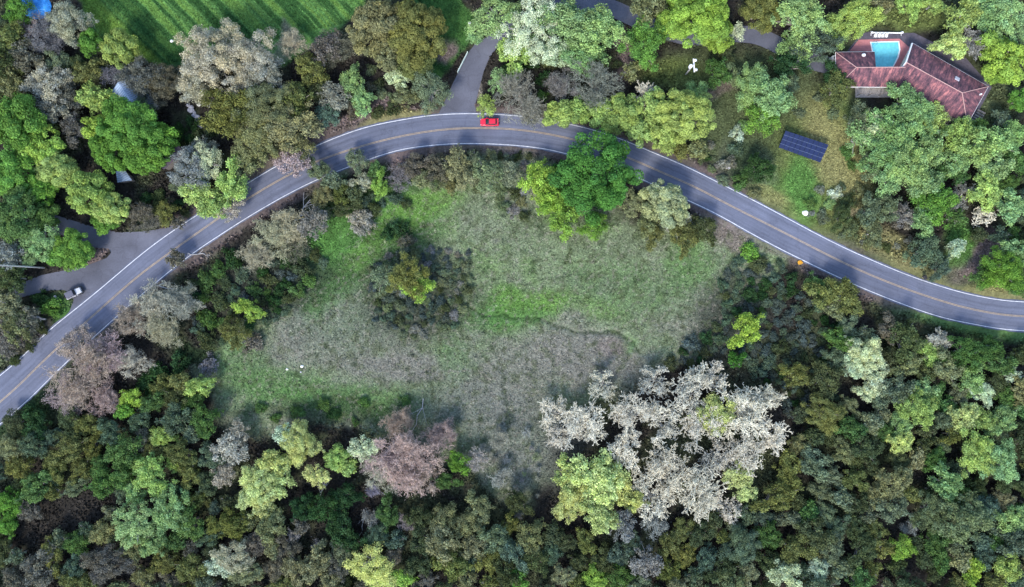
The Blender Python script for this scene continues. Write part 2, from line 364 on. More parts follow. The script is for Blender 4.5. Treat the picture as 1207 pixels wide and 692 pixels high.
# asphalt
def asphalt(name, base, patchy=.16):
    m = bpy.data.materials.new(name); m.use_nodes = True; nt = m.node_tree; b = nt.nodes['Principled BSDF']
    b.inputs['Roughness'].default_value = .85; b.inputs['Specular IOR Level'].default_value = .25
    tc = nt.nodes.new('ShaderNodeTexCoord')
    n1 = nt.nodes.new('ShaderNodeTexNoise'); n1.inputs['Scale'].default_value = .12; n1.inputs['Detail'].default_value = 5
    n2 = nt.nodes.new('ShaderNodeTexNoise'); n2.inputs['Scale'].default_value = 2.5; n2.inputs['Detail'].default_value = 8; n2.inputs['Roughness'].default_value = .8
    vo = nt.nodes.new('ShaderNodeTexVoronoi'); vo.feature = 'DISTANCE_TO_EDGE'; vo.inputs['Scale'].default_value = .16
    wv = nt.nodes.new('ShaderNodeTexNoise'); wv.inputs['Scale'].default_value = .5; wv.inputs['Detail'].default_value = 5
    mx = nt.nodes.new('ShaderNodeMix'); mx.data_type = 'VECTOR'; mx.inputs[0].default_value = .04
    nt.links.new(tc.outputs['Object'], mx.inputs[4]); nt.links.new(wv.outputs['Color'], mx.inputs[5])
    sc = nt.nodes.new('ShaderNodeVectorMath'); sc.operation = 'ADD'
    ws = nt.nodes.new('ShaderNodeVectorMath'); ws.operation = 'SCALE'; ws.inputs['Scale'].default_value = 3.0
    nt.links.new(wv.outputs['Color'], ws.inputs[0]); nt.links.new(tc.outputs['Object'], sc.inputs[0]); nt.links.new(ws.outputs[0], sc.inputs[1])
    nt.links.new(sc.outputs[0], vo.inputs['Vector'])
    nt.links.new(tc.outputs['Object'], wv.inputs['Vector'])
    for q in (n1, n2): nt.links.new(tc.outputs['Object'], q.inputs['Vector'])
    r = nt.nodes.new('ShaderNodeMapRange'); r.inputs[1].default_value = .3; r.inputs[2].default_value = .7; r.inputs[3].default_value = 1 - patchy; r.inputs[4].default_value = 1 + patchy
    r2 = nt.nodes.new('ShaderNodeMapRange'); r2.inputs[1].default_value = .3; r2.inputs[2].default_value = .7; r2.inputs[3].default_value = .85; r2.inputs[4].default_value = 1.15
    r3 = nt.nodes.new('ShaderNodeMapRange'); r3.inputs[1].default_value = 0; r3.inputs[2].default_value = .025; r3.inputs[3].default_value = .86; r3.inputs[4].default_value = 1
    nt.links.new(n1.outputs['Fac'], r.inputs[0]); nt.links.new(n2.outputs['Fac'], r2.inputs[0]); nt.links.new(vo.outputs['Distance'], r3.inputs[0])
    m1 = nt.nodes.new('ShaderNodeMath'); m1.operation = 'MULTIPLY'; m2 = nt.nodes.new('ShaderNodeMath'); m2.operation = 'MULTIPLY'
    nt.links.new(r.outputs[0], m1.inputs[0]); nt.links.new(r2.outputs[0], m1.inputs[1]); nt.links.new(m1.outputs[0], m2.inputs[0]); nt.links.new(r3.outputs[0], m2.inputs[1])
    v = nt.nodes.new('ShaderNodeVectorMath'); v.operation = 'SCALE'; v.inputs[0].default_value = base
    nt.links.new(m2.outputs[0], v.inputs['Scale']); nt.links.new(v.outputs[0], b.inputs['Base Color'])
    return m
M = {}
M['asphalt'] = asphalt('asphalt', (.118, .128, .172)); M['asphalt_old'] = asphalt('old_asphalt', (.105, .108, .135), .3)
M['white_line'] = mat('white_road_paint', (.62, .63, .66), .7, nscale=1.5, namp=.35); M['yellow_line'] = mat('yellow_road_paint', (.36, .27, .17), .7, nscale=1.2, namp=.35)
ua = upr - normals(upr) * 0; un, ln = normals(upr), normals(low)
_t = np.arange(len(upr)) * 1.0; A_, B_ = upr - un * (1.9 + 1.2 * (vnoise(_t * .9, _t * 0, 5) - .5))[:, None], low + ln * (1.9 + 1.2 * (vnoise(_t * .9, _t * 0, 8) - .5))[:, None]      # image y grows down: up edge moves to smaller y
m = MB(); k = len(upr)
m.v = [tuple(W(x, y)[:2]) + (.05,) for x, y in A_] + [tuple(W(x, y)[:2]) + (.05,) for x, y in B_]
m.f = [(i, i + k, i + 1 + k, i + 1) for i in range(k - 1)]
rdo = m.build('road', M['asphalt']); tag(rdo, kind='structure')
_uv = rdo.data.uv_layers.new(name='UVMap')
for lp in rdo.data.loops: _uv.data[lp.index].uv = ((lp.vertex_index % k) * .8, 0.0 if lp.vertex_index < k else 1.0)
def wear(mt):
    nt = mt.node_tree; L = nt.links; b = nt.nodes['Principled BSDF']; src = b.inputs['Base Color'].links[0].from_socket
    uv = nt.nodes.new('ShaderNodeTexCoord'); sx = nt.nodes.new('ShaderNodeSeparateXYZ'); L.new(uv.outputs['UV'], sx.inputs[0])
    f = nt.nodes.new('ShaderNodeMath'); f.operation = 'MULTIPLY'; f.inputs[1].default_value = 8 * math.pi; L.new(sx.outputs['Y'], f.inputs[0])
    c = nt.nodes.new('ShaderNodeMath'); c.operation = 'COSINE'; L.new(f.outputs[0], c.inputs[0])
    mp = nt.nodes.new('ShaderNodeMapping'); mp.inputs['Scale'].default_value = (.05, 14, 1); L.new(uv.outputs['UV'], mp.inputs[0])
    n = nt.nodes.new('ShaderNodeTexNoise'); n.inputs['Scale'].default_value = 1; n.inputs['Detail'].default_value = 5; L.new(mp.outputs[0], n.inputs['Vector'])
    r = nt.nodes.new('ShaderNodeMapRange'); r.inputs[1].default_value = .3; r.inputs[2].default_value = .7; r.inputs[3].default_value = .82; r.inputs[4].default_value = 1.18; L.new(n.outputs['Fac'], r.inputs[0])
    a = nt.nodes.new('ShaderNodeMath'); a.operation = 'MULTIPLY_ADD'; a.inputs[1].default_value = -.05; L.new(c.outputs[0], a.inputs[0]); L.new(r.outputs[0], a.inputs[2])
    v = nt.nodes.new('ShaderNodeVectorMath'); v.operation = 'SCALE'; L.new(src, v.inputs[0]); L.new(a.outputs[0], v.inputs['Scale']); L.new(v.outputs[0], b.inputs['Base Color'])
wear(M['asphalt'])
sel = upr
tag(strip(upr, .75, .058).build('white_edge_line', M['white_line']), kind='structure')
tag(strip(low, .75, .058).build('white_edge_line', M['white_line']), kind='structure')
dy = MB()
for off in (-.62, .62):
    t = strip(cen, .62, .058, off); b = len(dy.v); dy.v += t.v; dy.f += [tuple(b + i for i in f) for f in t.f]
tag(dy.build('yellow_centre_line', M['yellow_line']), kind='structure')
tag(flat(JUNC[::-1], .046).build('side_road', M['asphalt_old']), kind='structure')
tag(flat(DRIVE[::-1], .045).build('driveway', M['asphalt_old']), kind='structure')
ls = strip(lane, 20, .041); tag(ls.build('lane', M['asphalt_old']), kind='structure')
# ------------------------------------------------------------------ buildings and yard things
M['stucco'] = mat('cream_stucco', (.62, .58, .5), .9, nscale=1.2, namp=.12)
M['white'] = mat('white_paint', (.78, .78, .78), .5, nscale=2, namp=.08); M['glass'] = mat('dark_glass', (.02, .025, .03), .08, spec=.6)
M['rubber'] = mat('rubber', (.02, .02, .02), .9); M['chrome'] = mat('metal', (.5, .5, .52), .3, .9)
M['red'] = mat('red_car_paint', (.62, .02, .05), .25, spec=.6); M['wcar'] = mat('white_car_paint', (.5, .5, .52), .3, spec=.5)
M['soft'] = mat('grey_canvas', (.11, .11, .14), .85, nscale=4, namp=.2); M['blackp'] = mat('black_plastic', (.03, .03, .035), .6)
M['deck'] = mat('pink_deck', (.44, .17, .17), .85, nscale=.8, namp=.2); M['shaded_slate'] = mat('shaded_slate_paving', (.085, .075, .095), .85, nscale=1.5, namp=.3)
M['concrete'] = mat('concrete', (.33, .31, .3), .9, nscale=1.5, namp=.25); M['wood'] = mat('grey_wood', (.25, .22, .2), .9, nscale=3, namp=.3, stretch=(1, 1, 1))
M['lightw'] = mat('weathered_pole', (.42, .41, .40), .85, nscale=3, namp=.2); M['deadwood'] = mat('silver_deadwood', (.40, .38, .37), .9, nscale=4, namp=.3, bump=.3)
M['rock'] = mat('pale_rock', (.42, .41, .44), .9, nscale=2.5, namp=.35, bump=.4); M['whiterock'] = mat('white_stone', (.75, .75, .7), .85, nscale=3, namp=.1)
M['shingle'] = mat('dark_shingles', (.075, .06, .08), .9, nscale=2.5, namp=.35); M['cap'] = mat('ridge_tiles', (.42, .25, .23), .8, nscale=2, namp=.2)
M['panel'] = mat('solar_cell', (.004, .014, .06), .5, nscale=.6, namp=.15, spec=.2); M['alu'] = mat('aluminium', (.14, .18, .30), .4, .4)
M['drum'] = mat('transformer_paint', (.75, .76, .78), .5); M['lamp_red'] = mat('red_lens', (.4, .01, .01), .2); M['lens'] = mat('clear_lens', (.6, .6, .6), .15)
def metal_roof(nm, c):
    m = mat(nm, c, .4, .2); nt = m.node_tree; b = nt.nodes['Principled BSDF']
    uv = nt.nodes.new('ShaderNodeTexCoord'); w = nt.nodes.new('ShaderNodeTexWave'); w.inputs['Scale'].default_value = .65; w.bands_direction = 'X'
    n = nt.nodes.new('ShaderNodeTexNoise'); n.inputs['Scale'].default_value = .8; n.inputs['Detail'].default_value = 5
    nt.links.new(uv.outputs['UV'], w.inputs['Vector']); nt.links.new(uv.outputs['UV'], n.inputs['Vector'])
    r = nt.nodes.new('ShaderNodeValToRGB'); r.color_ramp.elements[0].position = .05; r.color_ramp.elements[1].position = .3
    r.color_ramp.elements[0].color = (*[x * .55 for x in c], 1); r.color_ramp.elements[1].color = (*c, 1)
    nt.links.new(w.outputs['Fac'], r.inputs[0]); mx = nt.nodes.new('ShaderNodeMix'); mx.data_type = 'RGBA'; mx.blend_type = 'MULTIPLY'; mx.inputs[0].default_value = .5
    nt.links.new(r.outputs[0], mx.inputs[6]); nt.links.new(n.outputs['Fac'], mx.inputs[7]); nt.links.new(mx.outputs[2], b.inputs['Base Color']); return m
M['bluemetal'] = metal_roof('blue_grey_metal_roof', (.42, .52, .66))
def tile_mat():
    m = mat('terracotta_tiles', (.40, .17, .15), .85); nt = m.node_tree; b = nt.nodes['Principled BSDF']; L = nt.links
    uv = nt.nodes.new('ShaderNodeTexCoord')
    def noise(sx, sy, sc, det=6):
        mp = nt.nodes.new('ShaderNodeMapping'); mp.inputs['Scale'].default_value = (sx, sy, 1); n = nt.nodes.new('ShaderNodeTexNoise'); n.inputs['Scale'].default_value = sc; n.inputs['Detail'].default_value = det; n.inputs['Roughness'].default_value = .7
        L.new(uv.outputs['UV'], mp.inputs[0]); L.new(mp.outputs[0], n.inputs['Vector']); return n
    a = noise(1.1, .4, 1.0); r = nt.nodes.new('ShaderNodeValToRGB'); e = r.color_ramp.elements
    e[0].position = .38; e[0].color = (.05, .032, .045, 1); e[1].position = .66; e[1].color = (.44, .17, .16, 1); x = e.new(.54); x.color = (.17, .075, .09, 1)
    L.new(a.outputs['Fac'], r.inputs[0])
    w = nt.nodes.new('ShaderNodeTexWave'); w.inputs['Scale'].default_value = 1.1; w.bands_direction = 'X'; w.inputs['Distortion'].default_value = .6; L.new(uv.outputs['UV'], w.inputs['Vector'])
    w2 = nt.nodes.new('ShaderNodeTexWave'); w2.inputs['Scale'].default_value = .8; w2.bands_direction = 'Y'; w2.wave_profile = 'SAW'; L.new(uv.outputs['UV'], w2.inputs['Vector'])
    ad = nt.nodes.new('ShaderNodeMath'); ad.operation = 'ADD'; L.new(w.outputs['Fac'], ad.inputs[0]); L.new(w2.outputs['Fac'], ad.inputs[1])
    bp = nt.nodes.new('ShaderNodeBump'); bp.inputs['Strength'].default_value = .6; bp.inputs['Distance'].default_value = .08; L.new(ad.outputs[0], bp.inputs['Height']); L.new(bp.outputs[0], b.inputs['Normal'])
    f = noise(3, 3, 2.0, 3); mx = nt.nodes.new('ShaderNodeMix'); mx.data_type = 'RGBA'; mx.blend_type = 'OVERLAY'; mx.inputs[0].default_value = .6
    L.new(r.outputs[0], mx.inputs[6]); L.new(f.outputs['Fac'], mx.inputs[7]); L.new(mx.outputs[2], b.inputs['Base Color']); return m
M['tile'] = tile_mat()
def roof_mesh(name, faces, m, parent, th=.16, loc=None):
    """faces: list of point lists, the first two points of each are the eave; UV u along the eave, v up the slope"""
    V = []; F = []; UV = []
    for pts in faces:
        pts = [Vector(p) for p in pts]
        n = (pts[1] - pts[0]).cross(pts[2] - pts[0])
        o0 = pts[0]; u = (pts[1] - pts[0]).normalized(); nn = n.normalized(); v = nn.cross(u)
        q = pts if n.z > 0 else pts[::-1]
        b = len(V); V += q; F.append(list(range(b, b + len(q)))); UV += [((p - o0).dot(u), (p - o0).dot(v)) for p in q]
        dn = [p - Vector((0, 0, th)) for p in q]; b = len(V); V += dn[::-1]; F.append(list(range(b, b + len(q)))); UV += [(0, 0)] * len(q)
        for i in range(len(q)):
            j = (i + 1) % len(q); b = len(V); V += [q[j], q[i], dn[i], dn[j]]; F.append([b, b + 1, b + 2, b + 3]); UV += [(0, 0)] * 4
    me_ = bpy.data.meshes.new(name); me_.from_pydata([tuple(p) for p in V], [], F); me_.materials.append(m)
    ul = me_.uv_layers.new(name='UVMap')
    for lp in me_.loops: ul.data[lp.index].uv = UV[lp.vertex_index]
    o = bpy.data.objects.new(name, me_); COL.objects.link(o); o.parent = parent; return o
EV, RG = 3.0, 5.3
hb = W(1070, 90); house = empty('house', (0, 0, 0)); tag(house, 'red tiled L-shaped house wrapped around the turquoise swimming pool', 'house')
A = W(985,61.6,EV); B = W(1031,61,EV); C_ = W(986,102.2,EV); D_ = W(1054,102.6,EV); r0 = W(1009.4,79.5,RG); r1 = W(1067,79.3,RG); rm = W(1032.5,79.5,RG)
N_ = W(1076,51,EV); E_ = W(1165,102,EV); S_ = W(1140,147,EV); Wc = W(1051,98,EV); q0 = W(1068.6,73.8,RG+.02); q1 = W(1134,109.5,RG+.02)
roof_mesh('roof', [[B, A, r0, rm], [C_, D_, r1, r0], [A, C_, r0], [E_, N_, q0, q1], [S_, E_, q1], [Wc, S_, q1, q0]], M['tile'], house)
def line(nm, m, segs, r, parent, n=5):
    mb = MB()
    for a, b in segs: mb.tube([tuple(a), tuple(b)], [r, r], n)
    return mb.build(nm, m, parent)
up_ = Vector((0, 0, .06))
line('ridge_cap', M['cap'], [(r0+up_, r1+up_), (A+up_, r0+up_), (C_+up_, r0+up_), (q0+up_, q1+up_), (q1+up_, E_+up_), (q1+up_, S_+up_), (q0+up_, Wc+up_)], .10, house)
dn_ = Vector((0, 0, -.1))
line('gutter', M['white'], [(N_+dn_, E_+dn_), (C_+dn_, D_+dn_), (E_+dn_, S_+dn_), (A+dn_, B+dn_), (A+dn_, C_+dn_)], .09, house)
# bright verge board on the gable next to the pool
mb = MB()
for a, b in ((N_, q0), (q0, Wc)):
    mb.poly([tuple(a + Vector((0, 0, .05))), tuple(b + Vector((0, 0, .05))), tuple(b - Vector((0, 0, .35))), tuple(a - Vector((0, 0, .35)))])
o = mb.build('verge_board', M['white'], house); md = o.modifiers.new('s', 'SOLIDIFY'); md.thickness = .25
def inset(poly, d):
    c = sum((Vector(p[:2]) for p in poly), Vector((0, 0))) / len(poly); out = []
    for p in poly:
        v = Vector(p[:2]) - c; out.append(c + v * (1 - d / v.length))
    return out
def ccw(p):
    a = sum(p[i][0] * p[(i + 1) % len(p)][1] - p[(i + 1) % len(p)][0] * p[i][1] for i in range(len(p)))
    return p if a > 0 else p[::-1]
mb = MB(); mb.prism(ccw([tuple(p) for p in inset([N_, E_, S_, Wc], .9)]), -.1, 2.85); mb.build('wall', M['stucco'], house)
rmg = W(1031, 80, 0)
ww = [A.xy + Vector((.7, -.7)), Vector((B.x - .3, A.y - .7)), Vector((rm.x - .3, rm.y)), Vector((r1.x, r1.y)), Vector((D_.x, D_.y + .7)), C_.xy + Vector((.7, .7))]
mb = MB(); mb.prism(ccw([tuple(p) for p in ww]), -.1, 2.84); mb.build('wall', M['stucco'], house)
# pool-side wall up to the ridge and gable triangle
mb = MB(); mb.poly([(rm.x, rm.y - .05, 0), (r1.x, r1.y - .05, 0), (r1.x, r1.y - .05, RG - .2), (rm.x, rm.y - .05, RG - .2)]); o = mb.build('wall', M['stucco'], house)
md = o.modifiers.new('s', 'SOLIDIFY'); md.thickness = .2
gn = (q1 - q0).normalized() * .6
mb = MB(); mb.poly([tuple(N_ + gn - Vector((0, 0, .2))), tuple(q0 + gn - Vector((0, 0, .25))), tuple(Wc + gn - Vector((0, 0, .2)))]); o = mb.build('gable', M['stucco'], house)
md = o.modifiers.new('s', 'SOLIDIFY'); md.thickness = .2
def window_on(a, b, t, w, z0, z1, nm='window'):
    a, b = Vector(a), Vector(b); d = (b - a).normalized(); n = Vector((d.y, -d.x)); c = a.lerp(b, t); ang = math.atan2(d.y, d.x)
    f = MB(); cc = c + n * .04; f.box((cc.x, cc.y, (z0 + z1) / 2), (w + .16, .1, z1 - z0 + .16), ang); fo = f.build(nm, M['white'], house)
    g = MB(); cc = c + n * .08; g.box((cc.x, cc.y, (z0 + z1) / 2), (w, .06, z1 - z0), ang); g.build('pane', M['glass'], fo)
sw = [tuple(p) for p in inset([N_, E_, S_, Wc], .9)]
for t in (.2, .45, .7, .88): window_on(sw[0], sw[1], 1 - t, 1.5, .9, 2.2) if False else window_on(sw[1], sw[0], t, 1.5, .9, 2.2)
for t in (.3, .7): window_on(sw[2], sw[1], t, 1.3, .9, 2.2)
for t in (.25, .5, .75): window_on((C_.x + .7, C_.y + .7), (D_.x, D_.y + .7), t, 1.6, .3 if t == .5 else .9, 2.2)
def roof_bit(px, py, z, r, h):
    p = W(px, py, z); mb = MB(); mb.lathe([(r * 1.15, -.5), (r * 1.15, .08), (r, .1), (r * .8, h * .8), (r * .3, h)], tuple(p), 12); mb.build('roof_vent', M['white'], house, smooth=False)
roof_bit(1018, 65, 3.6, .38, .45); roof_bit(1156, 111, 3.7, .18, .4)
p = W(1128, 93, 4.0); mb = MB(); sl = math.atan2(RG - EV, 5.0)
mb.box((p.x, p.y, p.z + .12), (1.15, .95, .22), math.atan2((E_ - N_).y, (E_ - N_).x), -sl * .9); mb.build('skylight', mat('skylight_dome', (.42, .42, .46), .35), house, bevel=.05)
# porch under the lower eave
p0 = W(1008, 103.5); p1 = W(1050, 114); mb = MB(); mb.box(((p0.x + p1.x) / 2, (p0.y + p1.y) / 2 + .1, .06), (p1.x - p0.x, abs(p1.y - p0.y) + .6, .16)); porch = mb.build('porch', M['concrete'], house)
for t in (.05, .35, .65, .95):
    mb = MB(); mb.box((p0.x + (p1.x - p0.x) * t, p1.y + .25, 1.2), (.14, .14, 2.2)); mb.build('post', M['wood'], porch)
mb = MB()
for i in range(9): mb.box((p0.x + (p1.x - p0.x) * (i + .5) / 9, (p0.y + p1.y) / 2 + .1, 2.36), (.08, abs(p1.y - p0.y) + .4, .12))
mb.box(((p0.x + p1.x) / 2, p1.y + .25, 2.24), (p1.x - p0.x, .1, .12)); mb.build('pergola_rafters', M['wood'], porch)
# grounds of the house
tag(flat([(998,61),(1014,40.5),(1024,37.5),(1078,39),(1139,69),(1152,84),(1169,103),(1142,151),(1118,143),(1051,104),(1000,104)][::-1], .045).build('paving', M['shaded_slate']), kind='structure')  # dark slate tone, with the house's cast shadow put into the colour
tag(flat([(1001,60.5),(1012,47),(1060,45.8),(1074,58),(1064,80),(1031,82),(1031,60.5)][::-1], .10).build('pool_deck', M['deck']), kind='structure')
tag(flat([(1108,136),(1122,140),(1136,150),(1124,152),(1104,143)][::-1], .06).build('path', M['concrete']), kind='structure')
PL = [(1026.5,50.6),(1058.3,50),(1059.3,59.5),(1057,68),(1052,78),(1032.5,81)]
pool = empty('swimming_pool', W(1042, 65)); tag(pool, 'turquoise swimming pool with a pale rim inside the bend of the house', 'swimming pool')
pc = W(1042, 65); po = [W(x, y).xy - pc.xy for x, y in PL]; pcen = sum(po, Vector((0, 0))) / len(po)
mb = MB(); n_ = len(po)
for i in range(n_):
    a, b = po[i], po[(i + 1) % n_]; a2 = a + (a - pcen).normalized() * .34; b2 = b + (b - pcen).normalized() * .34
    mb.poly([(*a, .19), (*b, .19), (*b2, .19), (*a2, .19)]); mb.poly([(*a2, .19), (*b2, .19), (*b2, 0), (*a2, 0)]); mb.poly([(*a, .19), (*a, 0), (*b, 0), (*b, .19)])
mb.build('coping', M['white'], pool)
pw = mat('pool_water', (.15, .56, .62), .12, nscale=1.6, namp=.16, spec=.4, bump=.15)  # faint caustic light pattern mixed into the water colour as noise
mb = MB(); mb.poly([(*p, .15) for p in ccw([tuple(p) for p in po])]); mb.build('water', pw, pool)
for s_ in (-.3, .3): mb = MB(); mb.tube([(po[0].x + 1.2, po[0].y + s_ - .2, .15), (po[0].x + 1.2, po[0].y + s_ - .2, .9), (po[0].x + .5, po[0].y + s_ - .2, .95), (po[0].x + .3, po[0].y + s_ - .2, .15)], [.04] * 4, 6); mb.build('handrail', M['chrome'], pool)
# cover reel
a = W(1026.5, 39.5); b = W(1062, 40.2); rl = empty('pool_cover_reel', (a.x, a.y, 0)); tag(rl, 'long white pool cover reel at the upper edge of the patio', 'cover reel'); L_ = b.x - a.x
mb = MB(); mb.tube([(0, 0, .6), (L_, -.1, .6)], [.16, .16], 10); mb.build('roller', M['white'], rl)
for x_ in (0, L_):
    mb = MB(); mb.box((x_, 0, .06), (.12, 1.1, .08)); mb.box((x_, 0, .35), (.1, .1, .6)); mb.lathe([(.26, -.06), (.26, .06)], (x_, 0, .62), 14); mb.build('end_frame', M['white'], rl)
# pool chairs
def pool_chair(x, y, label):
    p = W(x, y); r = empty('pool_chair', (p.x, p.y, .045), R.uniform(-.12, .12)); tag(r, label, 'chair', 'white chairs beside the pool')
    mb = MB(); mb.box((0, 0, .42), (.6, .62, .06)); mb.build('seat', M['white'], r, bevel=.02)
    mb = MB(); mb.box((0, .30, .72), (.6, .06, .6), 0, -.2); mb.build('backrest', M['white'], r, bevel=.02)
    for sx in (-.27, .27):
        mb = MB(); mb.box((sx, -.02, .62), (.07, .6, .05)); mb.build('armrest', M['white'], r)
        for sy in (-.26, .26): mb = MB(); mb.box((sx, sy, .2), (.05, .05, .4)); mb.build('leg', M['white'], r)
for i, (x, l) in enumerate(((1030.5, 'white pool chair at the left end of the row of four'), (1034.8, 'second white pool chair from the left end of the row'), (1039, 'third white pool chair from the left end of the row'), (1043.2, 'white pool chair at the right end of the row of four'))): pool_chair(x, 43.3, l)
p = W(982, 69, 1); r = empty('water_tank', (p.x, p.y, 0)); tag(r, 'white cylindrical tank against the left end wall of the tiled house', 'tank')
mb = MB(); mb.lathe([(.62, 0), (.62, 1.5), (.5, 1.65), (.15, 1.72)], (0, 0, 0), 18); mb.build('tank_body', M['white'], r); mb = MB(); mb.lathe([(.2, 1.7), (.2, 1.85)], (0, 0, 0), 12); mb.build('lid', M['blackp'], r)
# lattice trellis / steps by the lower tip
p = W(1150, 143); r = empty('garden_steps', (p.x, p.y, 0), math.radians(62)); tag(r, 'dark wooden garden steps by the lower right corner of the tiled house', 'steps')
for i in range(5): mb = MB(); mb.box((i * .62, 0, .06 + .03 * i), (.4, 2.0, .12 + .06 * i)); mb.build('step', M['wood'], r)
# solar array
sa = empty('solar_array', W(947, 173)); tag(sa, 'dark blue ground mounted solar array in the dry grass yard', 'solar panels'); so = W(947, 173)
c0, c1, c2, c3 = W(926,153.7,2.1) - so, W(977,170.5,2.1) - so, W(966.7,191.8,.6) - so, W(917.6,174,.6) - so
def bil(u, v): return (c0 * (1 - u) + c1 * u) * (1 - v) + (c3 * (1 - u) + c2 * u) * v
nr_ = (c1 - c0).cross(c3 - c0).normalized(); nr_ = nr_ if nr_.z > 0 else -nr_
for j in range(4):
    for i in range(9):
        u0, u1 = (i + .03) / 9, (i + .97) / 9; v0, v1 = (j + .05) / 4, (j + .95) / 4
        mb = MB(); t = [bil(u0, v0), bil(u1, v0), bil(u1, v1), bil(u0, v1)]; mb.poly([tuple(p) for p in t[::-1]]); o = mb.build('panel', M['panel'], sa)
        md = o.modifiers.new('s', 'SOLIDIFY'); md.thickness = .05; md.offset = 0
for j in range(1, 4):
    mb = MB(); mb.tube([tuple(bil(0, j / 4) + nr_ * .05), tuple(bil(1, j / 4) + nr_ * .05)], [.045, .045], 6); mb.build('rail', M['alu'], sa)
for u in (.08, .36, .64, .92):
    for v in (.12, .88):
        p = bil(u, v); mb = MB(); mb.tube([(p.x, p.y, -.4), (p.x, p.y, p.z - .04)], [.06, .06], 8); mb.build('leg', M['alu'], sa)

# ---- left-hand property
def gable_house(name, pts, ev, rg, mroof, mwall, label, cat='house', axis_=0):
    """pts: four photo-pixel eave corners in order; ridge runs parallel to side axis_"""
    h = empty(name, (0, 0, 0)); tag(h, label, cat); P = [W(x, y, ev) for x, y in pts]
    P = P[axis_:] + P[:axis_]
    m0 = (P[1] + P[2]) / 2 + Vector((0, 0, rg - ev)); m1 = (P[3] + P[0]) / 2 + Vector((0, 0, rg - ev))
    roof_mesh('roof', [[P[0], P[1], m0, m1], [P[2], P[3], m1, m0]], mroof, h, .08)
    q = inset(P, .35); w_ = ccw([tuple(p) for p in q]); mb = MB(); mb.prism(w_, -.2, ev - .06)
    mb.build('wall', mwall, h)
    for a, b, mm_ in ((q[1], q[2], m0), (q[3], q[0], m1)):
        c = (Vector(a) + Vector(b)) / 2; mb = MB(); mb.poly([(a[0], a[1], ev - .06), (b[0], b[1], ev - .06), (c.x, c.y, rg - .12)]); mb.build('gable', mwall, h)
    d = Vector(q[1]) - Vector(q[0]); c = (Vector(q[0]) + Vector(q[1])) / 2; mb = MB(); mb.box((c.x, c.y, .95), (.95, .14, 1.95), math.atan2(d.y, d.x)); dr_ = mb.build('door', M['wood'], h)
    mb = MB(); mb.box((c.x + .3, c.y, 1.0), (.1, .22, .1), math.atan2(d.y, d.x)); mb.build('handle', M['chrome'], dr_)
    return h
gable_house('cottage', [(129,112),(157,86),(182,121),(154,147)], 3.0, 4.4, M['bluemetal'], M['stucco'], 'cottage with light blue metal roof mostly hidden under trees in the left woods', 'house', 1)
gable_house('storage_shed', [(136.5,202),(147.5,201),(155.6,212.5),(138.4,215.5)], 2.3, 2.7, M['bluemetal'], M['wood'], 'small shed with pale blue metal roof below the largest bright oak', 'shed', 1)
gable_house('barn', [(184,189),(206,166),(216,178),(193,200)], 2.8, 3.7, M['shingle'], M['wood'], 'low outbuilding with dark shingled roof right of the bright oak', 'outbuilding', 0)
# blue tarp over a pile
tp = W(42, 6); mb = MB(); n_ = 26; g_ = []
rng_ = np.random.default_rng(4)
for i in range(n_ + 1):
    for j in range(n_ + 1):
        u = i / n_ * 2 - 1; v = j / n_ * 2 - 1; a = math.sqrt(max(1 - v * v / 2, 0)) * u; b = math.sqrt(max(1 - u * u / 2, 0)) * v; rr = math.hypot(a, b)
        z = .12 + 1.3 * (1 - rr ** 2.2) + .22 * math.sin(a * 9 + b * 4) * (1 - rr * .5) * .5 + rng_.normal() * .05
        g_.append((a * 4.0, b * 3.3, max(z, .04)))
mb.v = g_; mb.f = [(i * (n_ + 1) + j, (i + 1) * (n_ + 1) + j, (i + 1) * (n_ + 1) + j + 1, i * (n_ + 1) + j + 1) for i in range(n_) for j in range(n_)]
o = mb.build('tarp', mat('blue_tarp', (.015, .22, .70), .45, nscale=1.2, namp=.35, c2=(.06, .34, .82)), loc=(tp.x, tp.y, .1)); o.rotation_euler.z = -.5; tag(o, 'bright blue tarpaulin over a pile at the top left edge', 'tarpaulin')

def blob_rock(name, px, py, r, m, label, cat, group=None, h=.6, seed=0):
    rg = random.Random(seed); p = W(px, py); mb = MB(); nn, mm2 = 9, 6
    for i in range(mm2 + 1):
        ph = math.pi / 2 * i / mm2
        for k in range(nn):
            t = 2 * math.pi * k / nn; q = r * rg.uniform(.8, 1.15); mb.v.append((q * math.cos(ph) * math.cos(t), q * math.cos(ph) * math.sin(t) * .85, r * h * math.sin(ph) * rg.uniform(.9, 1.1) - .05))
    for i in range(mm2):
        for k in range(nn): j = (k + 1) % nn; mb.f.append((i * nn + k, i * nn + j, (i + 1) * nn + j, (i + 1) * nn + k))
    o = mb.build(name, m, loc=(p.x, p.y, zat(p.x, p.y) + .08)); tag(o, label, cat, group); return o
pos_ = ['uppermost', 'second from the top', 'third from the top', 'fourth from the top', 'fifth from the top', 'sixth from the top', 'third from the bottom', 'second from the bottom', 'lowest']
for i in range(9):
    t = i / 8; blob_rock('boulder', 222.5 + 14.5 * t + (2 if i % 2 else -2) * .5, 124 + 24 * t, .5 + .18 * ((i * 7) % 3), M['rock'], f'pale boulder, {pos_[i]} in the rock row beside the big beige tree', 'boulder', 'row of pale boulders', .7, i)
blob_rock('white_bucket', 234.6, 123.5, .45, M['whiterock'], 'white upturned bucket beside the upper end of the boulder row', 'bucket', None, 1.1, 31)
blob_rock('stone', 338.3, 435.3, .3, M['whiterock'], 'left one of the three white stones in the meadow', 'stone', 'white stones in the meadow', .6, 41)
blob_rock('stone', 355.7, 431.9, .42, M['whiterock'], 'largest of the three white stones in the meadow', 'stone', 'white stones in the meadow', .6, 42)
blob_rock('stone', 354.4, 438.6, .26, M['rock'], 'smallest of the three white stones in the meadow', 'stone', 'white stones in the meadow', .6, 43)
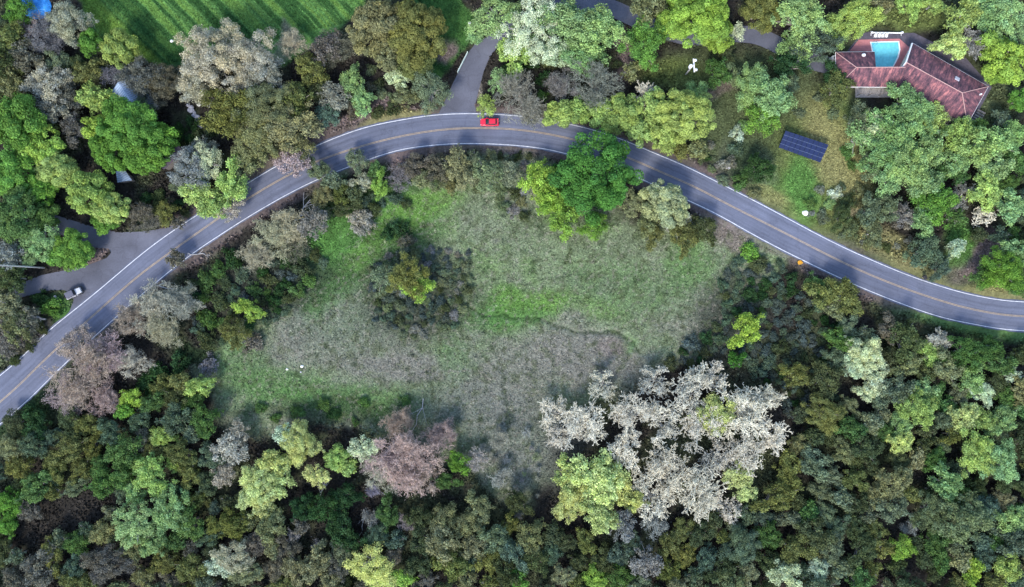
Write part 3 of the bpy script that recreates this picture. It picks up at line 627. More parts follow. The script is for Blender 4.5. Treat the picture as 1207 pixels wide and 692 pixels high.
blob_rock('boulder', 949, 251, .75, M['whiterock'], 'whitish boulder on the road verge below the solar array', 'boulder', None, .6, 51)
blob_rock('boulder', 202.5, 48.7, .42, M['whiterock'], 'small white stone lying in the striped green field', 'stone', None, .6, 52)
blob_rock('boulder', 858, 196, .9, M['rock'], 'grey boulder on the slope between the road and the solar array', 'boulder', None, .5, 54)
# ---- poles, gate, logs
def utility(x, y, h, label, full=True, rz=0):
    p = W(x, y); u = empty('utility_pole', (p.x, p.y, 0), rz); tag(u, label, 'utility pole')
    mb = MB(); mb.tube([(0, 0, -.5), (0, 0, h)], [.20, .14], 10); mb.build('pole', M['lightw'], u)
    mb = MB(); mb.box((.25, 0, h - .5), (.26, 3.0, .2)); mb.build('crossarm', M['white'] if full else M['lightw'], u)
    for s_ in (-1.05, 1.1):
        mb = MB(); mb.lathe([(.30, 0), (.34, .25), (.2, .42), (.1, .5)], (.62, s_, h - .5), 10); mb.tube([(.25, s_, h - .45), (.62, s_, h - .45)], [.06, .06], 5); mb.build('insulator', M['drum'], u)
    if full:
        mb = MB(); mb.lathe([(.4, 0), (.42, .1), (.42, .9), (.3, 1.05)], (-.48, -.1, h - 1.2), 14); mb.build('transformer', M['drum'], u)
    return u
utility(808.5, 87.5, 6.8, 'white utility pole with transformer and crossarm standing in the lawn above the roadside trees', True, math.radians(4))
utility(52, 315.5, 17.0, 'tall grey utility pole leaning out of view at the left edge', False, math.radians(90))
a = W(539.8, 86); b = W(551.5, 63); ga = empty('gate', (a.x, a.y, 0), math.atan2(b.y - a.y, b.x - a.x)); tag(ga, 'pale green tubular gate rail along the left edge of the driveway', 'gate'); L_ = (b - a).length
gm = mat('pale_green_paint', (.50, .58, .52), .6)
for z_ in (.35, .7, 1.05): mb = MB(); mb.tube([(0, 0, z_), (L_, 0, z_)], [.06, .06], 8); mb.build('rail', gm, ga)
for x_ in (0, L_ / 2, L_): mb = MB(); mb.tube([(x_, 0, -.2), (x_, 0, 1.25)], [.09, .09], 8); mb.build('post', gm, ga)
mb = MB(); mb.box((L_ / 2, 0, 1.14), (L_, .16, .05)); mb.build('top_board', gm, ga)
def log(x0, y0, x1, y1, r, label, forks=2, m='deadwood', name='log', seed=1):
    rg = random.Random(seed); a = W(x0, y0); b = W(x1, y1); mb = MB(); n = 6; L2 = (b - a).length; d = (b - a).normalized(); s = Vector((-d.y, d.x, 0)); P = []
    for i in range(n + 1): P.append(a.lerp(b, i / n) + s * rg.gauss(0, L2 * .025) + Vector((0, 0, r * .8 + .08)))
    mb.tube([tuple(p) for p in P], [r * (1 - .5 * i / n) for i in range(n + 1)], 8)
    for f in range(forks):
        i = rg.randint(1, n - 1); q = P[i]; dd = (d + s * rg.choice((-1, 1)) * rg.uniform(.5, 1.1) + Vector((0, 0, .25))).normalized(); l = L2 * rg.uniform(.25, .5)
        mb.tube([tuple(q), tuple(q + dd * l * .5 + s * .1), tuple(q + dd * l)], [r * .5, r * .35, r * .12], 6)
        q2 = q + dd * l * .5; d3 = (dd + s * rg.uniform(-.8, .8)).normalized(); mb.tube([tuple(q2), tuple(q2 + d3 * l * .5)], [r * .25, r * .06], 5)
    o = mb.build(name, M[m]); tag(o, label, 'log' if name == 'log' else 'dead branch'); return o
log(65, 349, 73, 361, .30, 'grey fallen log on the green island beside the parked off-roader', 0)
log(38, 371, 55, 377, .42, 'thick grey fallen log on the left edge below the green island', 1, seed=3)
log(1161, 81, 1173, 79, .26, 'pale log beside the bright lime oak right of the house', 0)
log(183, 337, 208, 341, .16, 'thin pale dead branch on the road edge below the junction', 2, name='dead_branch')
log(222, 299, 248, 300, .14, 'thin pale dead branch on the road edge opposite the yellow green tree', 2, name='dead_branch', seed=6)
log(1147, 417, 1168, 404, .22, 'white dead branch with forks at the right edge below the road', 5, name='dead_branch', seed=9)
log(1185, 421, 1212, 424, .18, 'long thin dead branch at the right edge below the road', 2, name='dead_branch', seed=10)
log(430, 600, 427, 630, .16, 'dead pale limb standing in the dark gap below the reddish brown tree', 4, name='dead_branch', seed=11)
log(345, 265, 366, 235, .2, 'pale forked dead branch lying between road and bright meadow strip', 6, name='dead_branch', seed=12)
log(378, 585, 385, 560, .18, 'pale forked dead branch right of the lemon green trees', 4, name='dead_branch', seed=13)
log(97, 435, 112, 468, .2, 'pale dead limb in front of the large reddish brown roadside tree', 3, name='dead_branch', seed=14)
log(1098, 150, 1112, 161, .2, 'white dead branch sticking out of the light green trees below the house', 1, name='dead_branch', seed=15)
log(500, 470, 480, 530, .1, 'thin pale dead branch at the upper edge of the reddish brown meadow tree', 5, name='dead_branch', seed=16)
# mailbox, white sign post
p = W(1087, 327); r = empty('mailbox', (p.x, p.y, 0), .4); tag(r, 'black roadside mailbox on a post at the right verge of the road', 'mailbox')
mb = MB(); mb.box((0, 0, 1.2), (.7, 1.0, .55)); mb.build('box', M['blackp'], r, bevel=.12); mb = MB(); mb.box((0, 0, .5), (.14, .14, 1.1)); mb.build('post', M['wood'], r)
p = W(554, 30); r = empty('notice_post', (p.x, p.y, 0)); tag(r, 'small white post at the end of the grass strip above the driveway', 'post')
mb = MB(); mb.box((0, 0, .7), (.4, .12, 1.5)); mb.build('post', M['white'], r); mb = MB(); mb.box((0, 0, 1.45), (.55, .5, .1)); mb.build('cap', M['white'], r)
# poppies
rg = random.Random(5); mb = MB(); mb2 = MB(); p = W(942.5, 309.5)
for i in range(170):
    a_ = rg.uniform(0, 6.28); q = rg.random() ** .6 * .6; x_, y_, z_ = q * math.cos(a_), q * math.sin(a_) * .8, rg.uniform(.25, .5)
    for tb, r_, zz in ((mb, .07, z_), (mb2, .12, z_ * .45)):
        t_ = rg.uniform(0, 6.28); tb.poly([(x_ + r_ * math.cos(t_ + k * 1.2566), y_ + r_ * math.sin(t_ + k * 1.2566), zz + rg.uniform(-.04, .04)) for k in range(5)])
r = empty('poppy_clump', (p.x, p.y, 0)); tag(r, 'clump of orange yellow poppies on the verge below the road', 'flowers')
mb.build('flowers', mat('poppy_petals', (.75, .36, .03), .6), r); mb2.build('leaves', mat('poppy_leaves', (.09, .14, .05), .7), r)

# ---- vehicles (front = +x)
def loft(secs, mat_, nm, parent, bevel=.04):
    """secs: list of (x, halfwidth_low, halfwidth_top, z0, z1)"""
    mb = MB()
    for x, w0, w1, z0, z1 in secs:
        zm = z0 + (z1 - z0) * .55
        mb.v += [(x, -w0, z0), (x, w0, z0), (x, w0 * 1.0, zm), (x, w1, z1 - .06), (x, w1 * .9, z1), (x, -w1 * .9, z1), (x, -w1, z1 - .06), (x, -w0, zm)]
    for i in range(len(secs) - 1):
        for k in range(8): j = (k + 1) % 8; mb.f.append((i * 8 + k, i * 8 + j, (i + 1) * 8 + j, (i + 1) * 8 + k))
    mb.f.append(tuple(range(7, -1, -1))); n = (len(secs) - 1) * 8; mb.f.append(tuple(range(n, n + 8)))
    return mb.build(nm, mat_, parent, bevel=bevel, smooth=False)
def wheels(par, xs, yw, r):
    for x in xs:
        for s_ in (-1, 1):
            w = MB(); w.v = []; prof = [(r * .62, -.11), (r * .95, -.11), (r, -.07), (r, .07), (r * .95, .11), (r * .62, .11)]
            w.lathe(prof, (0, 0, 0), 18)
            w.v = [(v[0], v[2], v[1]) for v in w.v]
            o = w.build('wheel', M['rubber'], par); o.location = (x, s_ * yw, r)
            h = MB(); h.lathe([(.05, -.118), (r * .6, -.115), (r * .6, .115), (.05, .118)], (0, 0, 0), 12); h.v = [(v[0], v[2], v[1]) for v in h.v]; h.build('rim', M['chrome'], o)
p = W(577.3, 144.8); car = empty('hatchback_car', (p.x, p.y, .05), math.radians(180)); tag(car, 'bright red hatchback car driving on the road partly under an overhanging tree', 'car')
loft([(-2.15,.78,.74,.32,.86),(-2.0,.88,.82,.24,.98),(-1.3,.9,.86,.22,.97),(0,.9,.87,.2,.95),(.95,.9,.85,.22,.92),(1.6,.88,.80,.24,.84),(2.05,.82,.72,.28,.74),(2.2,.7,.6,.34,.62)], M['red'], 'body', car, .05)
mb = MB(); base = [(-1.75,-.76),(.95,-.76),(.95,.76),(-1.75,.76)]; top = [(-1.35,-.58),(.15,-.58),(.15,.58),(-1.35,.58)]
mb.v = [(x, y, .93) for x, y in base] + [(x, y, 1.44) for x, y in top]; mb.f = [(0,1,5,4),(1,2,6,5),(2,3,7,6),(3,0,4,7),(4,5,6,7)]
mb.build('windows', M['glass'], car, bevel=.03)
mb = MB(); mb.box((-.62, 0, 1.455), (1.5, 1.16, .05)); rf = mb.build('roof', M['red'], car, bevel=.04)
mb = MB()
for s_ in (-1, 1):
    for (a, b) in (((.95, .76, .95), (.15, .58, 1.45)), ((-.3, .77, .95), (-.35, .58, 1.45)), ((-1.75, .76, .95), (-1.35, .58, 1.45))): mb.tube([(a[0], a[1] * s_, a[2]), (b[0], b[1] * s_, b[2])], [.05, .045], 6)
mb.build('pillars', M['red'], car)
for s_ in (-1, 1):
    mb = MB(); mb.box((1.98, s_ * .6, .66), (.3, .26, .12)); mb.build('headlight', M['lens'], car, bevel=.03)
    mb = MB(); mb.box((-2.1, s_ * .66, .82), (.12, .18, .24)); mb.build('taillight', M['lamp_red'], car, bevel=.02)
    mb = MB(); mb.box((.62, s_ * 1.0, .98), (.14, .2, .13)); mb.build('mirror', M['red'], car, bevel=.03)
mb = MB(); mb.box((2.18, 0, .44), (.08, 1.0, .16)); mb.build('grille', M['blackp'], car); wheels(car, (-1.3, 1.35), .82, .32)
p = W(90.3, 345.2); jp = empty('off_road_vehicle', (p.x, p.y, .05), math.radians(26)); tag(jp, 'white off-roader with grey soft top parked on the side road corner', 'car')
loft([(-1.95,.74,.74,.5,1.12),(-1.85,.8,.78,.45,1.16),(.35,.8,.78,.42,1.16),(.5,.78,.70,.42,1.14),(1.6,.70,.60,.45,1.06),(1.72,.64,.56,.5,1.0)], M['wcar'], 'body', jp, .03)
mb = MB(); mb.v = [(x, y, 1.12) for x, y in [(-1.8,-.74),(.45,-.74),(.45,.74),(-1.8,.74)]] + [(x, y, 1.82) for x, y in [(-1.72,-.66),(.15,-.66),(.15,.66),(-1.72,.66)]]; mb.f = [(0,1,5,4),(1,2,6,5),(2,3,7,6),(3,0,4,7),(4,5,6,7)]; mb.build('soft_top', M['soft'], jp, bevel=.05)
mb = MB(); mb.v = [(.47,-.64,1.16),(.47,.64,1.16),(.20,.6,1.76),(.20,-.6,1.76)]; mb.f = [(0,1,2,3)]; o = mb.build('windshield', M['glass'], jp); md = o.modifiers.new('s', 'SOLIDIFY'); md.thickness = .03; md.offset = 1
for s_ in (-1, 1):
    mb = MB(); mb.box((1.2, s_ * .84, .92), (.95, .22, .08)); mb.build('fender', M['blackp'], jp, bevel=.03); mb = MB(); mb.box((-1.25, s_ * .86, .92), (.9, .18, .08)); mb.build('fender', M['blackp'], jp, bevel=.03)
    mb = MB(); mb.lathe([(.1, -.02), (.1, .02)], (0, 0, 0), 12); mb.v = [(1.75 + v[2], s_ * .42 + v[0], .86 + v[1]) for v in mb.v]; mb.build('headlight', M['lens'], jp)
    mb = MB(); mb.box((.4, s_ * .95, 1.25), (.1, .2, .16)); mb.build('mirror', M['blackp'], jp)
mb = MB(); mb.box((1.92, 0, .55), (.2, 1.55, .2)); mb.build('front_bumper', M['blackp'], jp, bevel=.03); mb = MB(); mb.box((-2.05, 0, .75), (.22, 1.5, .5)); mb.build('rear_bumper', M['wcar'], jp, bevel=.03)
mb = MB(); mb.lathe([(.3, -.1), (.36, -.08), (.36, .08), (.3, .1)], (0, 0, 0), 16); mb.v = [(-2.24 + v[2], v[0], 1.05 + v[1]) for v in mb.v]; mb.build('spare_wheel', M['rubber'], jp); wheels(jp, (-1.2, 1.2), .76, .37)

# ------------------------------------------------------------------ vegetation
PAL = {  # key: (words, displayed colour)
 'lime':('lime green',(152,188,52)), 'bg':('bright green',(112,162,48)), 'yg':('yellow green',(166,192,88)), 'lem':('lemon green',(200,212,120)),
 'lg':('light green',(146,182,108)), 'mg':('mid green',(92,128,60)), 'dg':('dark green',(60,94,50)), 'tg':('deep green',(70,128,42)),
 'ol':('olive',(122,128,62)), 'do':('dark olive',(88,100,62)), 'kh':('khaki',(140,142,94)), 'gg':('grey green',(120,134,96)),
 'bl':('blue green',(98,120,94)), 'pa':('pale beige',(180,174,148)), 'br':('grey brown',(118,114,98)), 'pk':('reddish brown',(180,160,150)),
 'ss':('pale sage',(178,184,124)), 'gy':('grey',(142,142,132)), 'wt':('white',(222,216,192)), 'sg':('pale sage green',(196,210,168)), 'lv':('grey lavender',(132,128,136)), 'db':('dark blue grey',(94,108,100))}
KF = .86
SZ = {'O': 1.10, 'F': 1.14, 'M': 1.2, 'S': 1.1, 'L': 1.35, 'B': 1.5, 'T': 1.2}
KK = {'O': 1.0, 'F': 1.0, 'M': 1.1, 'S': 1.0, 'L': 1.1, 'B': 1.35, 'T': 1.3}
def soften(c, s=.16):
    g = .3 * c[0] + .59 * c[1] + .11 * c[2]; return tuple(v * (1 - s) + g * s for v in c)
def veg_mat(name, trans, var=.55, yellow=.3, bump=False):
    m = bpy.data.materials.new(name); m.use_nodes = True; nt = m.node_tree; L = nt.links
    out = nt.nodes['Material Output']; nt.nodes.remove(nt.nodes['Principled BSDF'])
    oi = nt.nodes.new('ShaderNodeObjectInfo'); at = nt.nodes.new('ShaderNodeAttribute'); at.attribute_name = 'tone'
    sp = nt.nodes.new('ShaderNodeSeparateColor'); L.new(at.outputs['Color'], sp.inputs[0])
    mr = nt.nodes.new('ShaderNodeMapRange'); mr.inputs[3].default_value = 1 - var; mr.inputs[4].default_value = 1 + var
    L.new(sp.outputs[0], mr.inputs[0])
    sc = nt.nodes.new('ShaderNodeVectorMath'); sc.operation = 'SCALE'; L.new(oi.outputs['Color'], sc.inputs[0]); L.new(mr.outputs[0], sc.inputs['Scale'])
    # clump tint: some clumps yellower, some bluer
    mul = nt.nodes.new('ShaderNodeMix'); mul.data_type = 'RGBA'; mul.blend_type = 'MULTIPLY'; mul.inputs[0].default_value = 1
    tint = nt.nodes.new('ShaderNodeValToRGB'); tint.color_ramp.elements[0].color = (1 - .4 * yellow, 1 - .1 * yellow, 1 + .3 * yellow, 1); tint.color_ramp.elements[1].color = (1 + .45 * yellow, 1 + .35 * yellow, 1 - .3 * yellow, 1)
    L.new(sp.outputs[1], tint.inputs[0]); L.new(sc.outputs[0], mul.inputs[6]); L.new(tint.outputs[0], mul.inputs[7])
    d = nt.nodes.new('ShaderNodeBsdfDiffuse'); t = nt.nodes.new('ShaderNodeBsdfTranslucent'); mx = nt.nodes.new('ShaderNodeMixShader'); mx.inputs[0].default_value = trans
    L.new(mul.outputs[2], d.inputs[0]); L.new(mul.outputs[2], t.inputs[0]); L.new(d.outputs[0], mx.inputs[1]); L.new(t.outputs[0], mx.inputs[2])
    L.new(mx.outputs[0], out.inputs[0])
    return m
M['leaf'] = veg_mat('foliage', .28); M['twig'] = veg_mat('lichen_twigs', .0, .45, .05); M['haze_leaf'] = veg_mat('sparse_foliage', .3, .45, .12)
M['bark'] = mat('bark', (.26, .23, .21), .9, nscale=3, namp=.4, bump=.4); M['palebark'] = mat('lichen_bark', (.36, .35, .32), .9, nscale=2.5, namp=.35, bump=.3)
M['darkbark'] = mat('dark_bark', (.07, .06, .055), .9, nscale=3, namp=.4, bump=.3)

def quads_mesh(name, P, Nrm, size, tone, mt, aspect=1.0, rng=NP):
    """P (n,3) centres, Nrm (n,3), size (n,), tone (n,2)"""
    n = len(P)
    Nrm = Nrm / np.maximum(np.linalg.norm(Nrm, axis=1), 1e-6)[:, None]
    r = rng.normal(size=(n, 3)); u = np.cross(Nrm, r); u /= np.maximum(np.linalg.norm(u, axis=1), 1e-6)[:, None]; v = np.cross(Nrm, u)
    s = size[:, None] / 2; a = aspect
    V = np.stack([P - u * s - v * s * a * .4, P + v * s * a * -1.0 + u * s * .2, P + u * s + v * s * a * .3, P + v * s * a - u * s * .1], 1).reshape(-1, 3)
    return V, tone
def emit(name, V, tone, mt, extra=None):
    """quad soup -> mesh; extra: (verts, faces, tone) tube geometry"""
    nq = len(V) // 4
    me = bpy.data.meshes.new(name); ev = np.zeros((0, 3)); ef = []; et = np.zeros((0, 2))
    if extra is not None: ev, ef, et = extra
    VV = np.concatenate([V, ev]) if len(ev) else V
    me.vertices.add(len(VV)); me.vertices.foreach_set('co', VV.ravel())
    Fq = np.arange(nq * 4).reshape(-1, 4)
    if len(ef): Fq = np.concatenate([Fq, np.array(ef) + nq * 4])
    me.loops.add(Fq.size); me.loops.foreach_set('vertex_index', Fq.ravel())
    me.polygons.add(len(Fq)); me.polygons.foreach_set('loop_start', np.arange(0, Fq.size, 4)); me.polygons.foreach_set('loop_total', np.full(len(Fq), 4))
    me.update(calc_edges=True)
    T = np.concatenate([np.repeat(tone, 4, 0), et]) if len(et) else np.repeat(tone, 4, 0)
    c = me.color_attributes.new('tone', 'FLOAT_COLOR', 'POINT')
    c.data.foreach_set('color', np.concatenate([T, np.zeros((len(T), 1)), np.ones((len(T), 1))], 1).ravel())
    me.materials.append(mt); return me

def dome_points(n, Rr, flat, rng, irr=.22, lobes=5):
    """clump centres over an uneven dome of radius Rr; z from 0 (rim) upward"""
    ph = rng.uniform(0, 6.28, 6); am = rng.uniform(.3, 1, 6)
    P = []
    k = 0
    while len(P) < n:
        k += 1
        t = (k * 2.39996) + rng.normal() * .25
        zz = ((k % n) + .5) / n
        rr = math.sqrt(1 - (1 - zz) ** 2 * .0 - (1 - zz) ** 2) if False else math.sqrt(zz)
        edge = 1 + irr * sum(am[i] * math.sin((i + 2) * t + ph[i]) for i in range(4)) / 2 
        rad = Rr * rr * edge
        z = flat * Rr * math.sqrt(max(0, 1 - rr * rr * .93)) * (1 + rng.normal() * .10) + rng.normal() * .05 * Rr
        P.append((rad * math.cos(t), rad * math.sin(t), z))
        if k > 4 * n: break
    return np.array(P)

def leafy(seed, Rr, kind):
    rng = np.random.default_rng(seed)
    if kind == 'O': pr, leaf, cov, gap, irr, flat = 1, .30, 2.9, .10, .17, .66
    elif kind == 'F': pr, leaf, cov, gap, irr, flat = .46 + .08 * Rr, rng.uniform(.21, .30), 2.3, .17, .44, .66
    elif kind == 'M': pr, leaf, cov, gap, irr, flat = .46 + .08 * Rr, .27, 2.1, .34, .36, .50
    elif kind == 'S': pr, leaf, cov, gap, irr, flat = .38 + .08 * Rr, .24, 2.2, .12, .28, .55
    if kind == 'O': pr = .55 + .10 * Rr
    n = int(1.5 * (Rr / pr) ** 2 * 1.25) + 3
    C = dome_points(n, Rr - pr * .6, flat, rng, irr)
    keep = rng.random(len(C)) > gap
    rrn = np.hypot(C[:, 0], C[:, 1]) / Rr
    C2 = C.copy(); C2[:, :2] *= .92; C2[:, 2] -= pr * rng.uniform(.9, 1.9, len(C2))          # a deeper layer fills most gaps
    C2 = C2[rng.random(len(C2)) < (.55 if kind != 'M' else .3)]
    C = np.concatenate([C[keep], C2])
    Ps = []; Ns = []; Sz = []; T = []
    for c in C:
        q = pr * rng.uniform(.5, 1.45); m_ = int(cov * 2 * math.pi * q * q * (1.5 if kind == 'O' else 1.3) / (leaf * leaf) * .5)
        d = rng.normal(size=(m_, 3)); d /= np.linalg.norm(d, axis=1)[:, None]; d[:, 2] = np.where(d[:, 2] < -.35, -d[:, 2], d[:, 2])
        if kind == 'O': rad = q * (rng.uniform(.74, 1.04, m_)); st = np.array([1, 1, .85])
        elif kind == 'F': rad = q * rng.uniform(.35, 1.2, m_); st = np.array([1, 1, .9])
        else: rad = q * rng.uniform(.2, 1.25, m_) ** .8; st = np.array([1, 1, .8])
        # sub-clumps inside each clump
        sub = rng.normal(size=(7, 3)); sub /= np.linalg.norm(sub, axis=1)[:, None]
        dd = d @ sub.T; w_ = dd.max(1); rad = rad * (.80 + .24 * sstep(.55, .95, w_))
        Ps.append(c + d * rad[:, None] * st); Ns.append(d * (1.0 if kind == 'O' else .6) + rng.normal(size=(m_, 3)) * .55 + np.array([0, 0, .25])); Sz.append(leaf * rng.uniform(.6, 1.35, m_))
        ct = rng.uniform(.25, .75); cy_ = rng.uniform(0, 1)
        T.append(np.stack([np.clip(ct + rng.normal(size=m_) * .2, 0, 1), np.clip(cy_ * .8 + rng.normal(size=m_) * .12 + .1, 0, 1)], 1))
    P = np.concatenate(Ps); V, tone = quads_mesh('', P, np.concatenate(Ns), np.concatenate(Sz), np.concatenate(T), None, 1.0, rng)
    return V, tone, C, pr

def tubes(segs, n=3):
    """segs: list of (p0, p1, r0, r1, tone) -> open n-sided tubes"""
    A = np.array([s[0] for s in segs]); B = np.array([s[1] for s in segs]); r0 = np.array([s[2] for s in segs]); r1 = np.array([s[3] for s in segs])
    T = np.array([s[4] for s in segs])
    d = B - A; d /= np.maximum(np.linalg.norm(d, axis=1), 1e-6)[:, None]
    ref = np.where(np.abs(d[:, 2:3]) < .9, np.array([[0, 0, 1.0]]), np.array([[1.0, 0, 0]]))
    u = np.cross(d, ref); u /= np.linalg.norm(u, axis=1)[:, None]; w = np.cross(d, u)
    V = []
    for P_, r_ in ((A, r0), (B, r1)):
        for k_ in range(n):
            t = 2 * math.pi * k_ / n
            V.append(P_ + (u * math.cos(t) + w * math.sin(t)) * r_[:, None])
    V = np.stack(V, 1).reshape(-1, 3); N_ = len(segs); b = np.arange(N_)[:, None] * 2 * n
    F_ = np.concatenate([np.concatenate([b + k_, b + n + k_, b + n + (k_ + 1) % n, b + (k_ + 1) % n], 1) for k_ in range(n)])
    tt = np.repeat(np.stack([T, np.full(N_, .5)], 1), 2 * n, 0)
    return V, F_.tolist(), tt

def branches(seed, Rr, Ht, levels, spread=1.0, r_trunk=.35, tip=.03, curl=.25, first=6, kids=(2, 3), kind_=''):
    """recursive limbs; returns thick list, fine list, tips"""
    rng = random.Random(seed); thick = []; fine = []; tips = []
    def grow(p, d, L, r, lv):
        pts = 3 if lv < levels - 1 else 2
        for i in range(pts):
            q = p + d * (L / pts); r2 = max(tip, r * .86)
            (thick if lv <= 1 else fine).append((tuple(p), tuple(q), r, r2, rng.random()))
            p, r = q, r2
            d = (d + Vector((rng.gauss(0, curl), rng.gauss(0, curl), rng.gauss(0, curl * .6)))).normalized()
            hd = math.hypot(p.x, p.y)
            if hd > Rr * .95: d = (d + Vector((-p.x / hd * .4, -p.y / hd * .4, .2))).normalized()
            if p.z < Ht * .35: d = (d + Vector((0, 0, .25))).normalized()
            if p.z > Ht: d = (d + Vector((0, 0, -.45))).normalized()
            if lv >= 1 and i < pts - 1 and lv < levels and rng.random() < .6:
                sd_ = (d + Vector((rng.gauss(0, .8), rng.gauss(0, .8), rng.gauss(0, .5)))).normalized()
                grow(p, sd_, L * .6, r * .6, lv + 1)
        if lv >= levels: tips.append((tuple(p), tuple(d))); return
        for j in range(rng.choice(kids)):
            nd = (d + Vector((rng.gauss(0, .62), rng.gauss(0, .62), rng.gauss(.06, .4)))).normalized()
            grow(p, nd, L * rng.uniform(.58, .85), r * (.62 if kind_ == 'L' else .68), lv + 1)
    fork = Vector((0, 0, Ht * .22))
    thick.append(((0, 0, -.5), tuple(fork), r_trunk * 1.25, r_trunk, .5))
    a0 = rng.uniform(0, 6.28)
    for i in range(first):
        a = a0 + i * 6.283 / first + rng.gauss(0, .25); el = rng.uniform(.35, 1.0)
        grow(fork, Vector((math.cos(a) * spread, math.sin(a) * spread, el)).normalized(), Rr * rng.uniform(.30, .42), r_trunk * .62, 1)
    return thick, fine, tips

# prototype library: (kind, size class) -> list of (trunk mesh, crown mesh, nominal radius, rim height)
LIB = {}
SIZES = {'a': 2.0, 'b': 3.6, 'c': 5.8, 'd': 8.6}
def trunk_for(seed, C, base, n_l, r, hz, mt, nm):
    """tapered trunk with limbs running out into clumps C (crown-local), base = height of crown origin"""
    rng = random.Random(seed); mb = MB()
    f = Vector((rng.gauss(0, .2), rng.gauss(0, .2), base * .6))
    mb.tube([(0, 0, -.6), (0, 0, .0), tuple(f * .5), tuple(f)], [r * 1.5, r * 1.15, r * .95, r * .85], 8)
    for _ in range(n_l):
        c = C[rng.randrange(len(C))]; e = Vector((c[0], c[1], c[2] + base + .25)); md = f.lerp(e, .5) + Vector((rng.gauss(0, .3), rng.gauss(0, .3), .4))
        mb.tube([tuple(f), tuple(f.lerp(md, .5)), tuple(md), tuple(md.lerp(e, .6)), tuple(e)], [r * .5, r * .42, r * .3, r * .2, r * .08], 5)
    me_ = mb.mesh(nm, mt)
    return me_
def proto(kind, sz, var):
    key = (kind, sz)
    L = LIB.setdefault(key, [])
    while len(L) <= var:
        v = len(L); Rr = SIZES[sz]; seed = hash((ord(kind), ord(sz), v)) & 0xffff
        if kind in 'OFMS':
            V, tone, C, pr = leafy(seed, Rr, kind)
            base = {'O': .55, 'F': .5, 'M': .6, 'S': .14}[kind] * Rr + (0 if kind == 'S' else 1.2)
            V = V + np.array([0, 0, base]); V[:, 2] = np.maximum(V[:, 2], .12)
            cm = emit('crown', V, tone, M['leaf' if kind in 'OFS' else 'haze_leaf'])
            r = .05 * Rr + .04
            tm = trunk_for(seed, C, base, {'O': 8, 'F': 16, 'M': 26, 'S': 5}[kind], r, 0, M['palebark' if kind == 'M' or (kind == 'F' and v == 2) else ('darkbark' if kind == 'S' else 'bark')], 'trunk')
            hc = base + .40 * Rr
        elif kind in 'LBT':
            Ht = Rr * {'L': 1.05, 'B': 1.0, 'T': .8}[kind] + 1.5
            lv = {'a': 3, 'b': 4, 'c': 5, 'd': 5}[sz] + 1
            tipr = {'L': .058, 'B': .04, 'T': .04}[kind]
            th, fi, tips = branches(seed, Rr, Ht, lv, 1.0, .045 * Rr + .05, tipr, (.34 if kind == 'L' else .22), {'a': 5, 'b': 6, 'c': 6, 'd': 7}[sz] if kind == 'L' else {'a': 5, 'b': 6, 'c': 7, 'd': 8}[sz], (2, 2, 3) if kind != 'L' else (2, 2, 2, 3), kind)
            rng = np.random.default_rng(seed)
            E = np.array([s[1] for s in fi]); 
            if kind == 'L': rep, ls_, jit, al = .3, .12, .08, 1.0
            elif kind == 'B': rep, ls_, jit, al = .9, .14, .30, 1.0
            else: rep, ls_, jit, al = .9, .15, .3, 1.0
            nt_ = int(len(E) * rep); Q = E[rng.integers(0, len(E), nt_)] + rng.normal(size=(nt_, 3)) * jit
            V, tone = quads_mesh('', Q, rng.normal(size=(nt_, 3)) + np.array([0, 0, .5]), ls_ * rng.uniform(.5, 1.3, nt_), np.stack([rng.uniform(.1, 1, nt_), rng.uniform(0, 1, nt_)], 1), None, .8, rng)
            cm = emit('crown', V, tone, M['twig' if kind != 'B' else 'haze_leaf'], tubes(fi, 3))
            tv, tf, tt = tubes(th, 6)
            tm = bpy.data.meshes.new('trunk'); tm.from_pydata([tuple(x) for x in tv], [], tf); tm.materials.append(M['palebark' if kind == 'L' else 'bark']); tm.update()
            hc = Ht * .75
        L.append((tm, cm, Rr, hc))
    return L[var]

